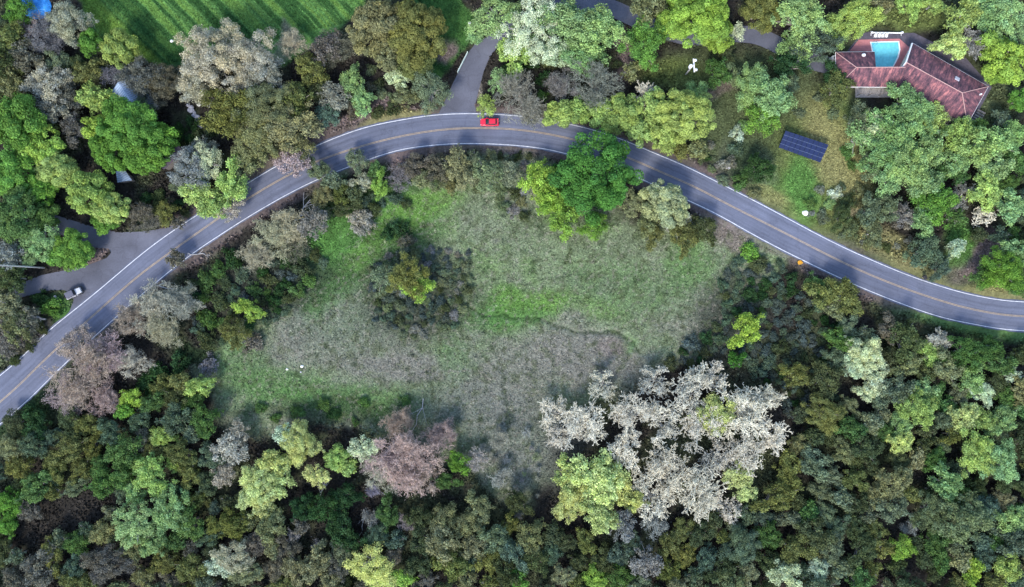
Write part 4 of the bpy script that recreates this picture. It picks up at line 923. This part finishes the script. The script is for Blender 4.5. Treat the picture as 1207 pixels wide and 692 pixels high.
KNAME = {'O': 'oak_tree', 'F': 'leafy_tree', 'M': 'open_crowned_tree', 'S': 'shrub', 'L': 'lichen_covered_tree', 'B': 'bare_tree', 'T': 'bare_shrub'}
NVAR = {'O': 3, 'F': 3, 'M': 2, 'S': 3, 'L': 3, 'B': 2, 'T': 2}
TREES = []      # placed: dict
def hue(c): return next(i for i, g in enumerate(('lime bg yg', 'lg sg mg', 'kh ol do br gg ss', 'pa lem', 'pk', 'gy lv wt db bl', 'dg tg')) if c in g.split())
def plant(kind, x, y, r, col, label=None, up=0.0, join=None, name=None):
    Rm = r * S * SZ[kind]
    small = kind in 'ST'
    sz = min(SIZES, key=lambda q: abs(math.log(SIZES[q] / Rm)))
    var = R.randrange(NVAR[kind])
    tm, cm, Rn, hc = proto(kind, sz, var)
    s = Rm / Rn * (H - hc) / H
    p = W(x, y, hc * s + up); z = zat(p.x, p.y)
    if join: root = join['o']; off = Vector((p.x, p.y, z)) - root.location
    else: root = empty(name or KNAME[kind], (p.x, p.y, z)); off = Vector((0, 0, 0))
    rz_ = R.uniform(0, 6.28); ax_ = R.uniform(.84, 1.18) if r < 38 or kind != 'O' else 1.0; sc_ = (s * ax_, s / ax_, s * R.uniform(.9, 1.12))
    c = soften(lin(PAL[col][1], KF * KK[kind])); j = R.uniform(.86, 1.14); jj = .25 if kind == 'L' else 1.0; c = (min(1, c[0] * j * (1 + jj * R.uniform(-.08, .08))), min(1, c[1] * j), min(1, c[2] * j * (1 + jj * R.uniform(-.12, .12))))
    for nm, m_ in (('trunk', tm), ('crown', cm)):
        o = bpy.data.objects.new(nm if not small or nm == 'trunk' else 'crown', m_); COL.objects.link(o); o.parent = root; o.color = (*c, 1); o.location = off; o.rotation_euler = (0, 0, rz_); o.scale = sc_
    if join: join['parts'].append((x, y, r, col)); return join
    cat = 'shrub' if small else 'tree'
    if kind == 'S': root.name = 'shrub'
    root['category'] = cat
    d = dict(o=root, k=kind, x=x, y=y, r=r, col=col, label=label, cat=cat, parts=[(x, y, r, col)])
    if label: root['label'] = label
    TREES.append(d); return d

HAND = """
F 79 25 23 pa|tall pale yellow green feathery tree beside the blue tarp
O 105 50 14 bg
O 140 57 21 yg|round yellow green tree poking into the striped field's lower left edge
O 12 45 18 ol
F 18 8 16 bg|bright green crown just left of the blue tarp
B 52 42 20 lv|leafless grey lavender tree under the blue tarp
B 30 34 13 pk
F 0 72 20 do
F 28 66 18 br
F 68 70 14 gg
F 55 98 22 pa|rounded pale beige tree up and left of the light blue metal roof
F 12 98 16 kh
F 88 76 12 do
F 103 84 15 ol
B 130 86 15 lv
F 109 115 18 yg
F 165 92 22 br
F 192 97 22 br|grey brown tree between the light blue metal roof and the striped field
F 167 128 16 gg
F 55 125 18 gy
F 85 152 15 br
F 35 120 12 do
O 18 145 30 bg|big bright green oak on the left edge above the side road
O 45 170 24 lime
O 150 148 34 bg|largest bright green oak, covering the light blue metal roof's lower side
O 130 178 24 bg
O 172 180 26 bg
O 185 160 20 bg
O 118 150 18 lime
F 250 70 36 pa|tall grey beige tree at the striped field's lower corner
F 285 62 34 pa
F 305 85 26 pa
F 232 100 22 pa
F 272 130 30 ol|olive tree between the white rocks and the road bend
F 310 130 34 kh
F 335 150 30 kh
F 300 165 26 kh
F 345 118 20 ol
F 352 175 16 kh
M 345 190 16 pk|thin pinkish crown hanging over the road where it bends
F 365 82 18 ol|olive tree with autumn yellow tips right of the large beige tree
F 385 55 18 br
B 402 50 22 br|dark brown leafless tree left of the two large olive oaks
F 378 105 14 do
O 440 30 29 kh|left one of the two large rounded olive oaks by the field
O 490 38 37 ol|right one of the two large rounded olive oaks by the field
O 455 62 20 kh
O 488 72 22 ol
F 416 97 16 lg
F 428 120 14 lg
M 392 112 17 gy
M 383 135 14 bl
F 468 92 13 sg
F 480 112 14 kh
M 507 106 21 gg|sparse grey green shrubby tree left of the driveway mouth
F 494 92 14 gg
M 585 18 26 lg|light green open tree over the upper end of the driveway
M 628 30 34 sg|large pale green lichen tree right of the driveway's upper end
F 665 25 30 lg
F 705 38 28 lg
F 680 62 24 lg
F 605 62 20 yg
F 560 44 8 lg
M 650 58 22 sg
F 645 20 20 mg
M 573 124 12 yg|small yellow green tree hanging over the red car's roof
M 588 94 13 lg
B 612 108 26 gy|leafless grey tree just above and right of the red car
B 630 135 14 gy
B 665 98 20 gy
B 705 98 27 gy|leafless grey tree behind the row of roadside yellow green trees
L 762 110 17 wt|small white lichen covered tree between the yellow green roadside trees
O 660 133 17 yg
O 684 130 16 yg|yellow green roadside tree at the left end of the row
O 710 134 17 yg
O 733 132 24 yg|yellow green roadside tree in the row, above the dark green oak
O 752 152 17 yg
O 772 128 20 yg
O 805 135 34 yg|largest yellow green tree of the roadside row, at its right end
O 786 160 18 yg
F 820 110 14 lg
F 760 50 25 bg|bright green rounded tree between lane and lawn left of the utility pole
F 744 82 11 kh
O 822 14 38 lime|big lime green oak at the top edge over the lane
O 845 38 22 lime
O 796 24 20 lime
F 763 5 20 kh
O 896 10 24 ol|olive oak at the top edge right of the lime green oak
M 871 36 9 sg
F 846 84 15 mg
F 868 88 13 gg
F 858 62 12 do
F 888 100 22 lg
F 908 112 26 lg|light green tree left of the yard, above the blue solar array
F 900 140 18 bg
F 945 22 28 lg|light green tree at the top edge between lane and house
F 960 50 22 bl
F 938 55 18 lg
F 1010 20 25 yg|yellow green tree up and left of the swimming pool
F 990 35 15 lg
F 1034 8 16 kh
F 1072 5 15 yg
F 1102 4 12 yg
F 1135 20 20 yg
F 1165 15 20 lg
F 1120 50 15 lem|small lemon green tree along the dark patio's upper right side
F 1132 58 10 lem
L 1152 48 21 gy|grey leafless lichen tree up and right of the house
O 1188 66 28 lime|bright lime green oak on the right edge beside the house
O 1180 84 16 lime
F 1190 20 24 lg
F 1202 118 12 bg
F 986 88 14 dg|small deep green tree at the west corner of the red tiled house
F 990 104 18 ol|olive tree at the lower left corner of the red tiled house
F 930 76 16 dg
F 932 98 12 gg
F 1012 140 16 gg
F 1030 152 18 sg
M 1018 160 18 lg
F 1042 148 20 lg
F 1068 118 18 lg|light green tree touching the red tiled roof from below
F 1082 138 22 lg
F 1100 140 16 yg
F 1062 165 22 lg
F 1040 185 22 lg
F 1070 195 26 lg|large light green tree in the middle of the wood below the house
F 1095 180 20 lg
F 1050 210 18 lg
F 1090 215 20 lg
F 1105 240 24 bg|bright green tree at the lower end of the wood below the house
F 1088 258 16 lg
F 1130 155 18 yg|yellow green tree by the lower tip of the red tiled roof
F 1150 175 20 yg
F 1130 190 16 lg
F 1175 165 20 lg
F 1195 160 16 lg
F 1175 195 18 lg
F 1200 190 15 mg
F 1165 222 20 yg
F 1192 245 17 lg|round light green tree on the right edge above the dirt patch
L 1137 232 20 gy|larger grey lichen tree above the triangular dirt patch
L 1163 255 13 wt|smaller whitish lichen tree above the triangular dirt patch
F 1030 190 16 gg
S 1012 225 8 kh
F 1025 250 15 gg
F 1045 245 16 gg
S 1012 262 8 do
F 1030 275 14 gg
F 1065 255 14 gy
F 1092 298 18 bl|dark grey green tree beside the road, left of the dirt patch
F 1108 315 12 bl
F 1128 292 10 sg
F 1182 318 24 bg|bright green tree on the right edge below the dirt patch
F 1198 298 18 lg
F 1160 325 14 mg
F 1200 335 14 mg
S 985 228 8 sg
S 978 240 7 lg
F 993 255 12 do
S 1005 270 10 gg
S 1000 238 10 do
S 970 256 8 gg
S 870 157 9 sg
S 878 148 7 lg
F 897 198 16 dg|rounded deep green tree below and left of the solar array
S 873 214 10 mg
S 858 192 9 gy
F 822 174 11 kh
F 802 178 9 ol
S 868 176 9 bl
S 852 212 7 gg
S 890 228 7 kh
S 955 240 7 mg
F 636 208 19 lime|upper half of the bright yellow green pair left of the dark green oak
F 650 232 19 lime
F 664 255 19 lime|lower one of the bright yellow green pair left of the dark green oak
F 640 228 16 lime
O 704 205 47 tg|large dense dark green oak overhanging the road's lower edge
O 700 228 20 tg
O 664 203 14 tg
F 700 266 15 bg
O 785 240 27 ss|pale sage green tree overhanging the road's lower side
F 798 262 17 pa
F 770 255 17 kh
M 746 240 14 kh
F 768 275 14 ol
F 805 278 18 ol
F 826 272 18 do|dark olive tree at the right foot of the pale sage green tree
S 885 298 11 bg
S 895 312 10 do
F 375 199 13 gg
F 393 213 11 gg
F 420 190 13 gg
F 380 232 13 kh
F 400 228 12 ol
F 426 214 12 pa|small pale tree between road and the bright green meadow strip
F 448 218 12 lime
F 443 200 9 mg
F 418 228 10 do
B 470 208 14 lv
F 490 195 15 br
F 500 212 13 kh
F 515 198 15 br
M 538 195 17 kh
F 552 208 14 kh
M 575 205 17 gg
M 555 190 12 gg
M 600 205 14 gg
S 533 220 8 kh
S 425 262 16 pa|pale beige round bush on the bright green meadow strip
M 368 262 18 gy|grey open bush with pale dead limbs left of the bright meadow strip
B 318 278 23 pa|leafless beige tree leaning out over the roadside
B 338 266 20 pa
B 302 300 17 pa
B 345 290 15 br
F 405 245 12 do
S 470 270 11 dg
S 456 276 8 dg
S 478 284 9 br
F 480 326 22 ol|yellow olive round tree standing alone in the central thicket
F 489 338 17 lime
M 452 328 15 gg|thin grey green tree touching the yellow olive tree in the thicket
F 293 365 14 lime|small bright yellow green tree in the dark thicket by the road
F 275 392 16 ol|olive round bush at the meadow's left edge
S 297 404 12 br
O 12 205 26 bg
O 30 165 18 lime
O 62 198 22 yg|yellow green oak in the left woods
O 45 225 18 bg
O 18 250 28 mg|mid green oak on the left edge above the pale utility pole
O 50 255 16 mg
O 103 228 25 yg|rounded yellow green oak beside the upper side road
O 130 245 21 yg
O 122 260 15 bg
M 45 285 20 lg|light green oak with a bare pale limb on the side road's island
F 32 300 12 lg
O 82 294 23 bg|bright green round oak on the island between the side roads
O 62 302 12 bg
O 95 300 12 bg
F 8 300 18 gy
F 15 328 16 do
F 2 340 12 kh
S 58 362 12 bg
S 48 352 10 dg
M 165 250 13 br
B 178 262 12 br
F 195 252 13 ol
F 206 262 9 br
M 222 200 22 gy|open crown of pale grey limbs beside the dark shingled roof
M 240 190 20 sg
F 232 228 20 yg
F 250 240 18 yg|yellow green tree overhanging the road above the side road junction
F 275 215 20 yg
F 285 190 18 kh
M 268 245 14 pa
F 215 218 12 gg
M 235 175 14 gy
F 8 362 18 kh
F 18 385 18 kh
M 5 400 16 br
M 30 378 14 br
B 95 440 32 pk|large reddish brown bare tree leaning over the road at lower left
B 72 465 22 pk
B 120 415 24 pk
B 115 470 20 pk
M 90 405 20 pk
B 150 428 18 pa
B 170 360 23 pa|leafless beige tree over the road just below the side road junction
B 205 358 20 pa
B 150 378 17 pk
B 190 388 18 pa
B 215 345 12 pa
F 152 470 12 lime
F 145 485 9 bg
F 80 492 14 do
F 100 502 14 ol
M 208 305 10 br
F 15 500 14 do
F 40 500 16 dg
F 180 475 13 mg
F 165 495 12 bl
F 205 470 14 do
F 188 458 12 ol
F 212 450 11 ol
F 235 455 14 yg
F 225 475 13 mg
F 205 495 18 bl
F 240 498 17 mg
F 190 515 14 yg
F 60 515 12 bl
F 80 510 12 do
F 130 510 14 bl
S 245 430 11 lv
S 185 440 12 dg
S 170 455 12 dg
S 210 428 12 dg
F 12 528 16 kh
F 22 552 15 ol
F 40 575 18 mg
F 10 595 16 bg|bright green crown on the left edge by the dark gap in the woods
F 5 618 13 bg
M 32 602 12 br
F 78 530 18 ol
F 65 550 14 ol
F 92 555 14 ol|olive crown along the dark gap's upper side
F 108 530 12 ol
F 40 525 15 bl
F 145 532 19 mg
F 122 570 17 mg
F 140 560 16 mg
F 115 548 12 mg
F 178 560 22 yg|yellow green oak right of the dark gap in the woods
F 160 580 14 lg
F 180 532 12 ol
F 215 535 16 ol
F 222 560 14 ol
F 205 548 10 yg
F 200 602 24 lg
F 222 618 18 mg
F 225 590 13 ol
M 155 618 24 lg|light green tree with bare limbs at the dark gap's lower right
F 178 640 16 lg
F 120 630 15 kh
F 60 655 15 ol
F 88 642 14 mg
F 100 625 10 bl
F 125 665 24 br|rounded grey brown oak near the bottom left
F 155 648 15 kh
F 190 662 15 ol
F 222 672 17 ol
F 205 640 11 mg
F 85 688 14 ol
F 105 688 10 ol
F 268 620 21 ol
F 45 672 20 br
F 20 688 18 br
F 168 682 13 kh
F 250 540 15 bl
F 245 570 14 do
M 268 532 18 pa|tan open tree left of the lemon green pair
M 262 560 14 pa
M 280 510 12 pa
M 275 658 20 pa|pale straggly tree with bare limbs near the bottom left
F 290 675 16 kh
M 262 668 15 sg
F 328 565 17 lem
F 302 575 24 lem|larger lemon green tree below the meadow's lower edge
F 310 595 17 lem
F 325 545 17 lem
F 352 522 22 lem|smaller lemon green tree on the meadow's lower edge
M 338 515 15 sg
M 372 562 14 lem
F 397 540 14 yg|small yellow green tree left of the reddish brown bare tree
F 408 552 10 yg
M 428 530 16 sg
B 480 545 34 pk|large reddish brown bare tree at the meadow's lower edge
B 455 540 22 pk
B 500 560 22 pk
B 470 500 16 pk
B 520 515 17 pk
B 445 562 18 pa
F 540 545 13 bg
F 525 568 12 mg
T 590 520 16 gy
T 560 545 17 gy|thin leafless grey shrub right of the reddish brown bare tree
T 590 562 16 gy
F 382 600 17 dg
F 405 588 16 dg
F 400 622 17 dg
F 355 600 14 dg
F 415 640 14 dg
T 435 612 14 gy
T 440 580 12 lv
F 457 605 15 mg|small mid green tree below the reddish brown bare tree
T 478 618 13 lv
F 522 612 16 kh
F 495 610 14 do
F 520 638 20 kh
F 548 620 16 kh
F 532 665 18 ol
F 560 645 16 kh
F 500 640 16 do
F 495 665 14 do
F 565 600 16 kh
F 585 635 17 gg
F 575 660 15 ol
F 600 620 12 ol
F 595 675 16 do
F 610 592 14 do
F 475 682 11 lime
F 550 688 14 kh
M 436 668 23 lem|pale lemon bare-twigged tree on the bottom edge
M 450 685 14 lem
F 402 648 15 gg
F 372 665 18 kh
F 345 672 16 kh
T 372 645 10 gy
F 320 620 17 kh|khaki crown under the larger lemon green tree
F 302 640 15 br
F 340 645 14 br
F 325 668 14 br
F 328 690 12 ol
F 390 688 14 kh
M 345 632 8 gy
F 705 565 30 lem|large lemon green tree in front of the white lichen covered trees
F 675 590 22 lem
F 705 605 22 lem
F 670 560 17 lem
F 745 590 14 lem
F 728 575 16 lem
M 735 620 16 gy
F 690 638 13 ol
F 625 635 18 kh
F 630 660 16 do
F 650 650 14 bl
F 610 682 12 bg
F 665 678 13 kh
F 702 682 14 lime
F 685 665 12 do
M 762 665 18 gy|grey twiggy crown near the bottom edge below the white trees
T 775 620 18 gy
F 790 640 14 ol
F 808 655 13 ol
F 790 675 14 ol
F 730 655 14 bl
F 745 640 12 bl
F 825 630 14 do
L 690 500 30 wt|leftmost of the big white lichen covered trees
L 745 485 27 wt|topmost left of the big white lichen covered trees, nearest the meadow
L 782 498 26 wt
L 738 532 23 wt
L 820 460 26 wt|topmost right of the big white lichen covered trees
L 832 500 28 wt
L 885 490 34 wt|rightmost of the big white lichen covered trees
L 790 560 34 wt
L 830 580 34 wt|lowest of the big white lichen covered trees
L 880 540 28 wt
L 770 590 24 wt
L 775 450 20 wt
L 655 490 20 wt
L 665 515 18 wt
L 712 455 18 wt
L 905 470 18 wt
L 912 515 20 wt|small white lichen tree at the right edge of the big white group
L 850 540 20 wt
L 860 600 18 wt
L 845 445 16 wt
B 341 48 16 pa|wispy straw coloured bare tree poking into the striped field
M 845 490 22 lem
M 870 560 16 lem
M 880 580 12 lem
F 880 388 18 lime|yellowish round tree in the dark thicket right of the meadow
F 868 425 10 tg|small deep green bush above the white lichen covered trees
F 1020 418 21 sg|upper part of the pale sage tree in the lower right woods
F 1035 445 17 sg
F 1008 430 15 sg
F 1025 462 12 sg
F 1090 460 15 lg
F 1082 482 22 yg|light yellow green oak right of the pale sage tree
F 1062 500 14 lg
F 1062 520 14 lem
F 1100 470 14 mg
M 1108 402 13 pa|small bare pinkish tree just below the road's lower edge
F 1098 418 14 yg
F 1118 432 17 kh
F 1068 400 20 do
F 1050 388 14 br
F 1148 448 17 lg
F 1158 462 14 sg|pale green crown in the right woods, right of the light yellow green oak
F 1180 430 15 mg
M 1196 442 10 sg
F 1138 490 17 lem
F 1162 495 14 yg
F 1185 495 16 lg
F 975 345 18 ol
F 1000 350 19 ol|olive tree on the road's lower edge above the pale sage tree
F 962 338 13 mg
F 985 362 14 kh
F 988 400 14 mg
F 940 442 15 ol
F 1150 535 22 yg
F 1180 545 22 lg|light green oak on the right edge, lower right woods
F 1115 570 18 lg
F 1128 585 14 mg
F 1100 540 12 mg
F 1138 612 27 gg|broad grey green oak in the lower right corner
F 1165 600 16 bl
F 1105 640 16 mg
F 1195 612 18 lg
F 1150 668 10 lime
F 1145 685 10 lime
F 1190 668 17 yg
F 1063 647 14 lime|small bright yellow green tree near the bottom edge, right part
T 1072 625 12 gy
F 925 678 18 sg
F 965 672 14 sg
F 1090 660 10 do
F 1175 640 10 mg
"""
for ln_ in HAND.strip().split('\n'):
    a, _, lab = ln_.partition('|'); k_, x_, y_, r_, c_ = a.split()
    x_, y_, r_ = float(x_), float(y_), float(r_); J = None
    if TREES and not lab and TREES[-1]['k'] == k_ and k_ != 'S' and hue(c_) == hue(TREES[-1]['col']) and any(math.hypot(x_ - a, y_ - b) < .8 * (r_ + c) for a, b, c, _ in TREES[-1]['parts']) and len(TREES[-1]['parts']) < 5: J = TREES[-1]
    plant(k_, x_, y_, r_, c_, lab or None, join=J, name='live_oak' if k_ == 'F' and hue(c_) in (2, 6) else None)

# fill the closed woods with individually placed smaller crowns where nothing stands yet
def inpoly(x, y, P):
    return bool(poly_mask(np.array([x]), np.array([y]), P)[0])
WOODS = [([(640,700),(650,610),(700,640),(900,600),(950,480),(1000,380),(1100,400),(1225,410),(1225,710),(640,710)], ['do', 'do', 'gg', 'kh', 'bl', 'ol', 'do', 'gg', 'mg'], (10, 22), 3.2, 150, 'F'),
         ([(-15,500),(100,500),(230,500),(290,540),(300,600),(430,620),(640,610),(640,710),(-15,710)], ['do', 'ol', 'gg', 'br', 'bl', 'kh'], (9, 17), 3.2, 60, 'F'),
         ([(-15,20),(60,60),(110,100),(100,130),(60,160),(-15,160)], ['do', 'br', 'gg'], (10, 16), 3, 8, 'F'),
         ([(215,340),(260,300),(310,310),(365,290),(382,310),(355,345),(325,380),(250,410),(230,390)], ['dg', 'db', 'dg', 'bl', 'mg', 'do'], (6, 12), 1.5, 60, 'S'),
         ([(440,345),(432,322),(450,300),(500,288),(552,298),(555,350),(540,385),(480,400),(440,378)], ['db', 'db', 'gg', 'do', 'bl', 'gy', 'gg'], (3.6, 7), 1.5, 75, 'S'),
         ([(845,330),(880,300),(925,310),(960,360),(1000,375),(990,470),(940,500),(905,450),(860,410),(820,430),(780,430),(850,380)], ['bl', 'db', 'do', 'bl', 'dg', 'bl', 'db'], (4.5, 10), 1.5, 110, 'S'),
         ([(560,490),(640,500),(650,560),(640,620),(590,610),(560,560)], ['gy', 'gg', 'gy'], (4, 8), 1.5, 12, 'T'),
         ([(300,480),(520,470),(440,500),(330,500)], ['dg', 'mg'], (5, 8), 1.5, 8, 'S'),
         ([(395,225),(470,230),(480,240),(430,250),(350,255)], ['dg', 'do', 'bl'], (5, 9), 1.5, 12, 'S'),
         ([(960,225),(1000,215),(1080,285),(1070,315),(1000,285),(950,250)], ['gg', 'do', 'kh', 'gy'], (3, 6), 1.5, 10, 'S'),
         ([(160,230),(215,235),(230,255),(150,268)], ['do', 'br', 'dg'], (6, 10), 1.5, 10, 'S'),
         ([(790,160),(850,165),(880,210),(840,205)], ['gy', 'dg', 'gg'], (3, 6), 1.5, 7, 'S'),
         ([(-10,340),(40,360),(60,400),(0,440)], ['br', 'do', 'kh'], (6, 10), 1.5, 8, 'S'),
         ([(195,170),(225,140),(260,150),(215,190)], ['dg', 'do'], (6, 10), 1.5, 8, 'S'),
         ([(450,75),(520,85),(510,125),(430,135),(380,145),(370,120)], ['br', 'gg', 'do'], (6, 10), 1.5, 14, 'S'),
         ([(590,75),(730,75),(730,110),(600,125)], ['dg', 'do', 'mg'], (6, 10), 1.5, 12, 'S'),
         ([(1100,150),(1215,130),(1215,300),(1180,290),(1110,260)], ['mg', 'do', 'bl'], (8, 13), 1.5, 14, 'F'),
         ([(920,85),(1000,110),(1020,180),(1000,200),(940,130)], ['gg', 'mg'], (5, 8), 1.5, 5, 'S'),
         ([(600,178),(625,182),(620,260),(560,225),(480,215),(490,185)], ['gg', 'do', 'kh', 'gy'], (5, 9), 1.5, 16, 'S')]
NOGO = [(75,605,48,22),(40,625,38,20),(110,590,35,16)]
for P, cols, rr, _, cap, kk in WOODS:
    xs = [p[0] for p in P]; ys = [p[1] for p in P]; n_ = 0
    for t in range(cap * 26):
        x_, y_ = R.uniform(min(xs), max(xs)), R.uniform(min(ys), max(ys))
        if not inpoly(x_, y_, P): continue
        if any(((x_ - a) / b2) ** 2 + ((y_ - b) / c2) ** 2 < 1 for a, b, b2, c2 in NOGO): continue
        r_ = R.uniform(*rr) * (1 if t < cap * 12 else .8)
        dense = .80 if kk != 'F' else .74
        if any(math.hypot(x_ - a, y_ - b) < (r_ + c) * dense for T_ in TREES for a, b, c, _ in T_['parts']): continue
        if min(np.hypot(cen[:, 0] - x_, cen[:, 1] - y_)) < 20 + r_ * .5: continue
        plant(kk, x_, y_, r_, R.choice(cols), name='live_oak' if kk == 'F' else None); n_ += 1
        if n_ >= cap: break

# ---- labels for the rest: by colour, size and the nearest landmark, ranked by distance
LM = [('the blue tarp',43,10),('the light blue metal roof',140,115),('the small grey shed roof',146,209),('the dark shingled roof',198,182),
 ('the white rocks',230,135),('the wispy field tree',342,52),('the red car',577,144),('the driveway gate rail',545,75),('the large dark green oak',703,205),
 ('the white utility pole',815,80),('the swimming pool',1043,62),('the red tiled roof',1085,95),('the blue solar array',948,173),('the triangular dirt patch',1160,300),
 ('the sage green roadside tree',785,245),('the yellow olive thicket tree',482,332),('the side road junction',150,290),('the parked off-roader',90,345),
 ('the reddish brown roadside tree',95,440),('the reddish brown meadow tree',480,545),('the larger lemon green tree',302,575),
 ('the large lemon green tree',700,575),('the white lichen covered trees',800,520),('the sage tree in the lower woods',1024,436),('the dark gap in the woods',75,605),
 ('the pale meadow bush',425,262),('the orange poppies',942,309),('the yellow green roadside row',760,140),('the lime top edge oak',825,25),
 ('the two large olive oaks',465,38),('the white stones in the meadow',348,436),('the broad lower right oak',1138,612),('the bright bottom edge tree',1063,647),
 ('the lemon bottom edge tree',436,668),('the grey brown bottom left oak',125,665),('the left edge utility pole',30,315),
 ('the lichen tree by the driveway',640,35),('the yellowish right thicket tree',880,388),('the bare beige roadside tree',318,278)]
OCT = ['right of','below and right of','below','below and left of','left of','above and left of','above','above and right of']
KW = {'O':'oak','F':'leafy tree','M':'open crowned tree','S':'shrub','L':'lichen tree','B':'bare tree','T':'bare shrub'}
ORD = ['nearest','second nearest','third nearest','fourth nearest','fifth nearest','sixth nearest','seventh nearest','eighth nearest','ninth nearest','tenth nearest','eleventh nearest','twelfth nearest']
used_l = {t['label'] for t in TREES if t['label']}
bk = {}
for t in TREES:
    if t['label']: continue
    i = min(range(len(LM)), key=lambda q: math.hypot(LM[q][1] - t['x'], LM[q][2] - t['y']))
    n_, lx, ly = LM[i]; dx, dy_ = t['x'] - lx, t['y'] - ly
    oc = OCT[int(round(math.degrees(math.atan2(dy_, dx)) / 45)) % 8]
    if math.hypot(dx, dy_) < 5: oc = 'against'
    big = ('tiny ' if t['r'] < 6 else 'small ' if t['r'] < 11 else '' if t['r'] < 19 else 'large ')
    bk.setdefault((big + PAL[t['col']][0], KW[t['k']], oc, n_), []).append((math.hypot(dx, dy_), t))
for (a, kw, oc, n_), L in bk.items():
    L.sort(key=lambda q: q[0])
    for i, (d_, t) in enumerate(L):
        t['o']['label'] = f"{a} {kw} {oc} {n_}" if len(L) == 1 else f"{ORD[min(i, 11)]} {a} {kw} {oc} {n_}"
        if len(t['o']['label'].split()) > 16: t['o']['label'] = t['o']['label'].replace('above and ', 'upper ').replace('below and ', 'lower ').replace(' of the', ' of')
for t in TREES:
    g = {'O': 'oaks of the woods', 'F': 'leafy trees of the woods', 'M': 'open crowned trees', 'S': 'shrubs', 'L': 'white lichen covered trees', 'B': 'bare twiggy trees', 'T': 'bare shrubs'}[t['k']]
    t['o']['group'] = g
print('TREES', len(TREES), {k_: sum(1 for t in TREES if t['k'] == k_) for k_ in 'OFMSLBT'})

# ------------------------------------------------------------------ ground vegetation that nobody could count
def zarr(x, y):
    i = np.clip(np.searchsorted(gx, x), 1, len(gx) - 1); j = np.clip(np.searchsorted(gy, y), 1, len(gy) - 1)
    return np.minimum(Z[j, i], Z[j - 1, i - 1])
def scatter(name, n, poly, hgt, wid, seed, cat, lab, dens=None, upright=1.0, bright=1.0, var=.35):
    rng = np.random.default_rng(seed); xs = [p[0] for p in poly]; ys = [p[1] for p in poly]
    px = rng.uniform(min(xs), max(xs), n); py = rng.uniform(min(ys), max(ys), n)
    k_ = poly_mask(px, py, poly); px, py = px[k_], py[k_]
    d = seg_dist(px, py, [tuple(p) for p in cen[::6]]) - 25
    d = np.minimum(d, seg_dist(px, py, [tuple(p) for p in lane[::4]]) - 11)
    for pg in (JUNC, DRIVE, [(1000,35),(1082,35),(1145,68),(1170,102),(1145,150),(1000,118),(980,70)]):
        d = np.where(poly_mask(px, py, pg), -1, d)
    k_ = d > 0
    if dens is not None: k_ &= rng.random(len(px)) < dens(px, py)
    px, py = px[k_], py[k_]; m_ = len(px)
    c = ground_colour(px, py) * bright; c *= (1 + rng.normal(size=(m_, 1)) * var).clip(.3, 2)
    x = (px - CX) * S; y = (CY - py) * S; h = hgt * rng.uniform(.4, 1.4, m_)
    P = np.stack([x, y, zarr(x, y) + h * .45], 1)
    Nn = rng.normal(size=(m_, 3)); Nn[:, 2] = np.abs(Nn[:, 2]) * upright + .2
    V, _ = quads_mesh('', P, Nn, wid * rng.uniform(.5, 1.5, m_), None, None, 1.0, rng)
    me_ = bpy.data.meshes.new(name); me_.vertices.add(m_ * 4); me_.vertices.foreach_set('co', V.ravel()); q = np.arange(m_ * 4)
    me_.loops.add(m_ * 4); me_.loops.foreach_set('vertex_index', q); me_.polygons.add(m_)
    me_.polygons.foreach_set('loop_start', np.arange(0, m_ * 4, 4)); me_.polygons.foreach_set('loop_total', np.full(m_, 4)); me_.update(calc_edges=True)
    a_ = me_.color_attributes.new('cover', 'FLOAT_COLOR', 'POINT'); a_.data.foreach_set('color', np.concatenate([np.repeat(c, 4, 0), np.ones((m_ * 4, 1))], 1).ravel())
    me_.materials.append(M['cover']); o = bpy.data.objects.new(name, me_); COL.objects.link(o); tag(o, lab, cat, kind='stuff'); return o
M['cover'] = cover_mat('grass_blades', False)
FR = [(-25,-20),(1232,-20),(1232,712),(-25,712)]
MEADP = [(225,440),(262,395),(330,355),(385,330),(380,270),(440,225),(520,205),(600,175),(650,190),(760,265),(860,262),(940,300),(920,400),(872,402),(800,430),(700,470),(660,500),(650,580),(612,620),(560,560),(440,505),(380,495),(300,515),(250,500)]
scatter('meadow_grass', 260000, MEADP, .14, .30, 5, 'grass', 'dry grey green grass and thistles covering the open meadow', upright=2.2, bright=1.02, var=.26)
scatter('field_grass', 120000, [(60,-20),(100,40),(180,80),(260,60),(440,20),(540,100),(570,20),(560,-20)], .15, .28, 6, 'grass', 'bright green sown grass of the striped field',
        dens=lambda x, y: poly_mask(x, y, FIELD).astype(float), upright=1.8, bright=1.1, var=.2)
YARD = [(790,60),(905,60),(960,90),(1010,110),(1010,300),(1080,335),(1207,352),(1240,340),(1240,300),(1120,280),(1090,310),(1000,290),(900,238),(830,190),(810,160)]
scatter('yard_grass', 130000, YARD, .14, .30, 9, 'grass', 'olive and dry yellow grass of the yard around the solar array', upright=2.0, bright=1.15, var=.28)
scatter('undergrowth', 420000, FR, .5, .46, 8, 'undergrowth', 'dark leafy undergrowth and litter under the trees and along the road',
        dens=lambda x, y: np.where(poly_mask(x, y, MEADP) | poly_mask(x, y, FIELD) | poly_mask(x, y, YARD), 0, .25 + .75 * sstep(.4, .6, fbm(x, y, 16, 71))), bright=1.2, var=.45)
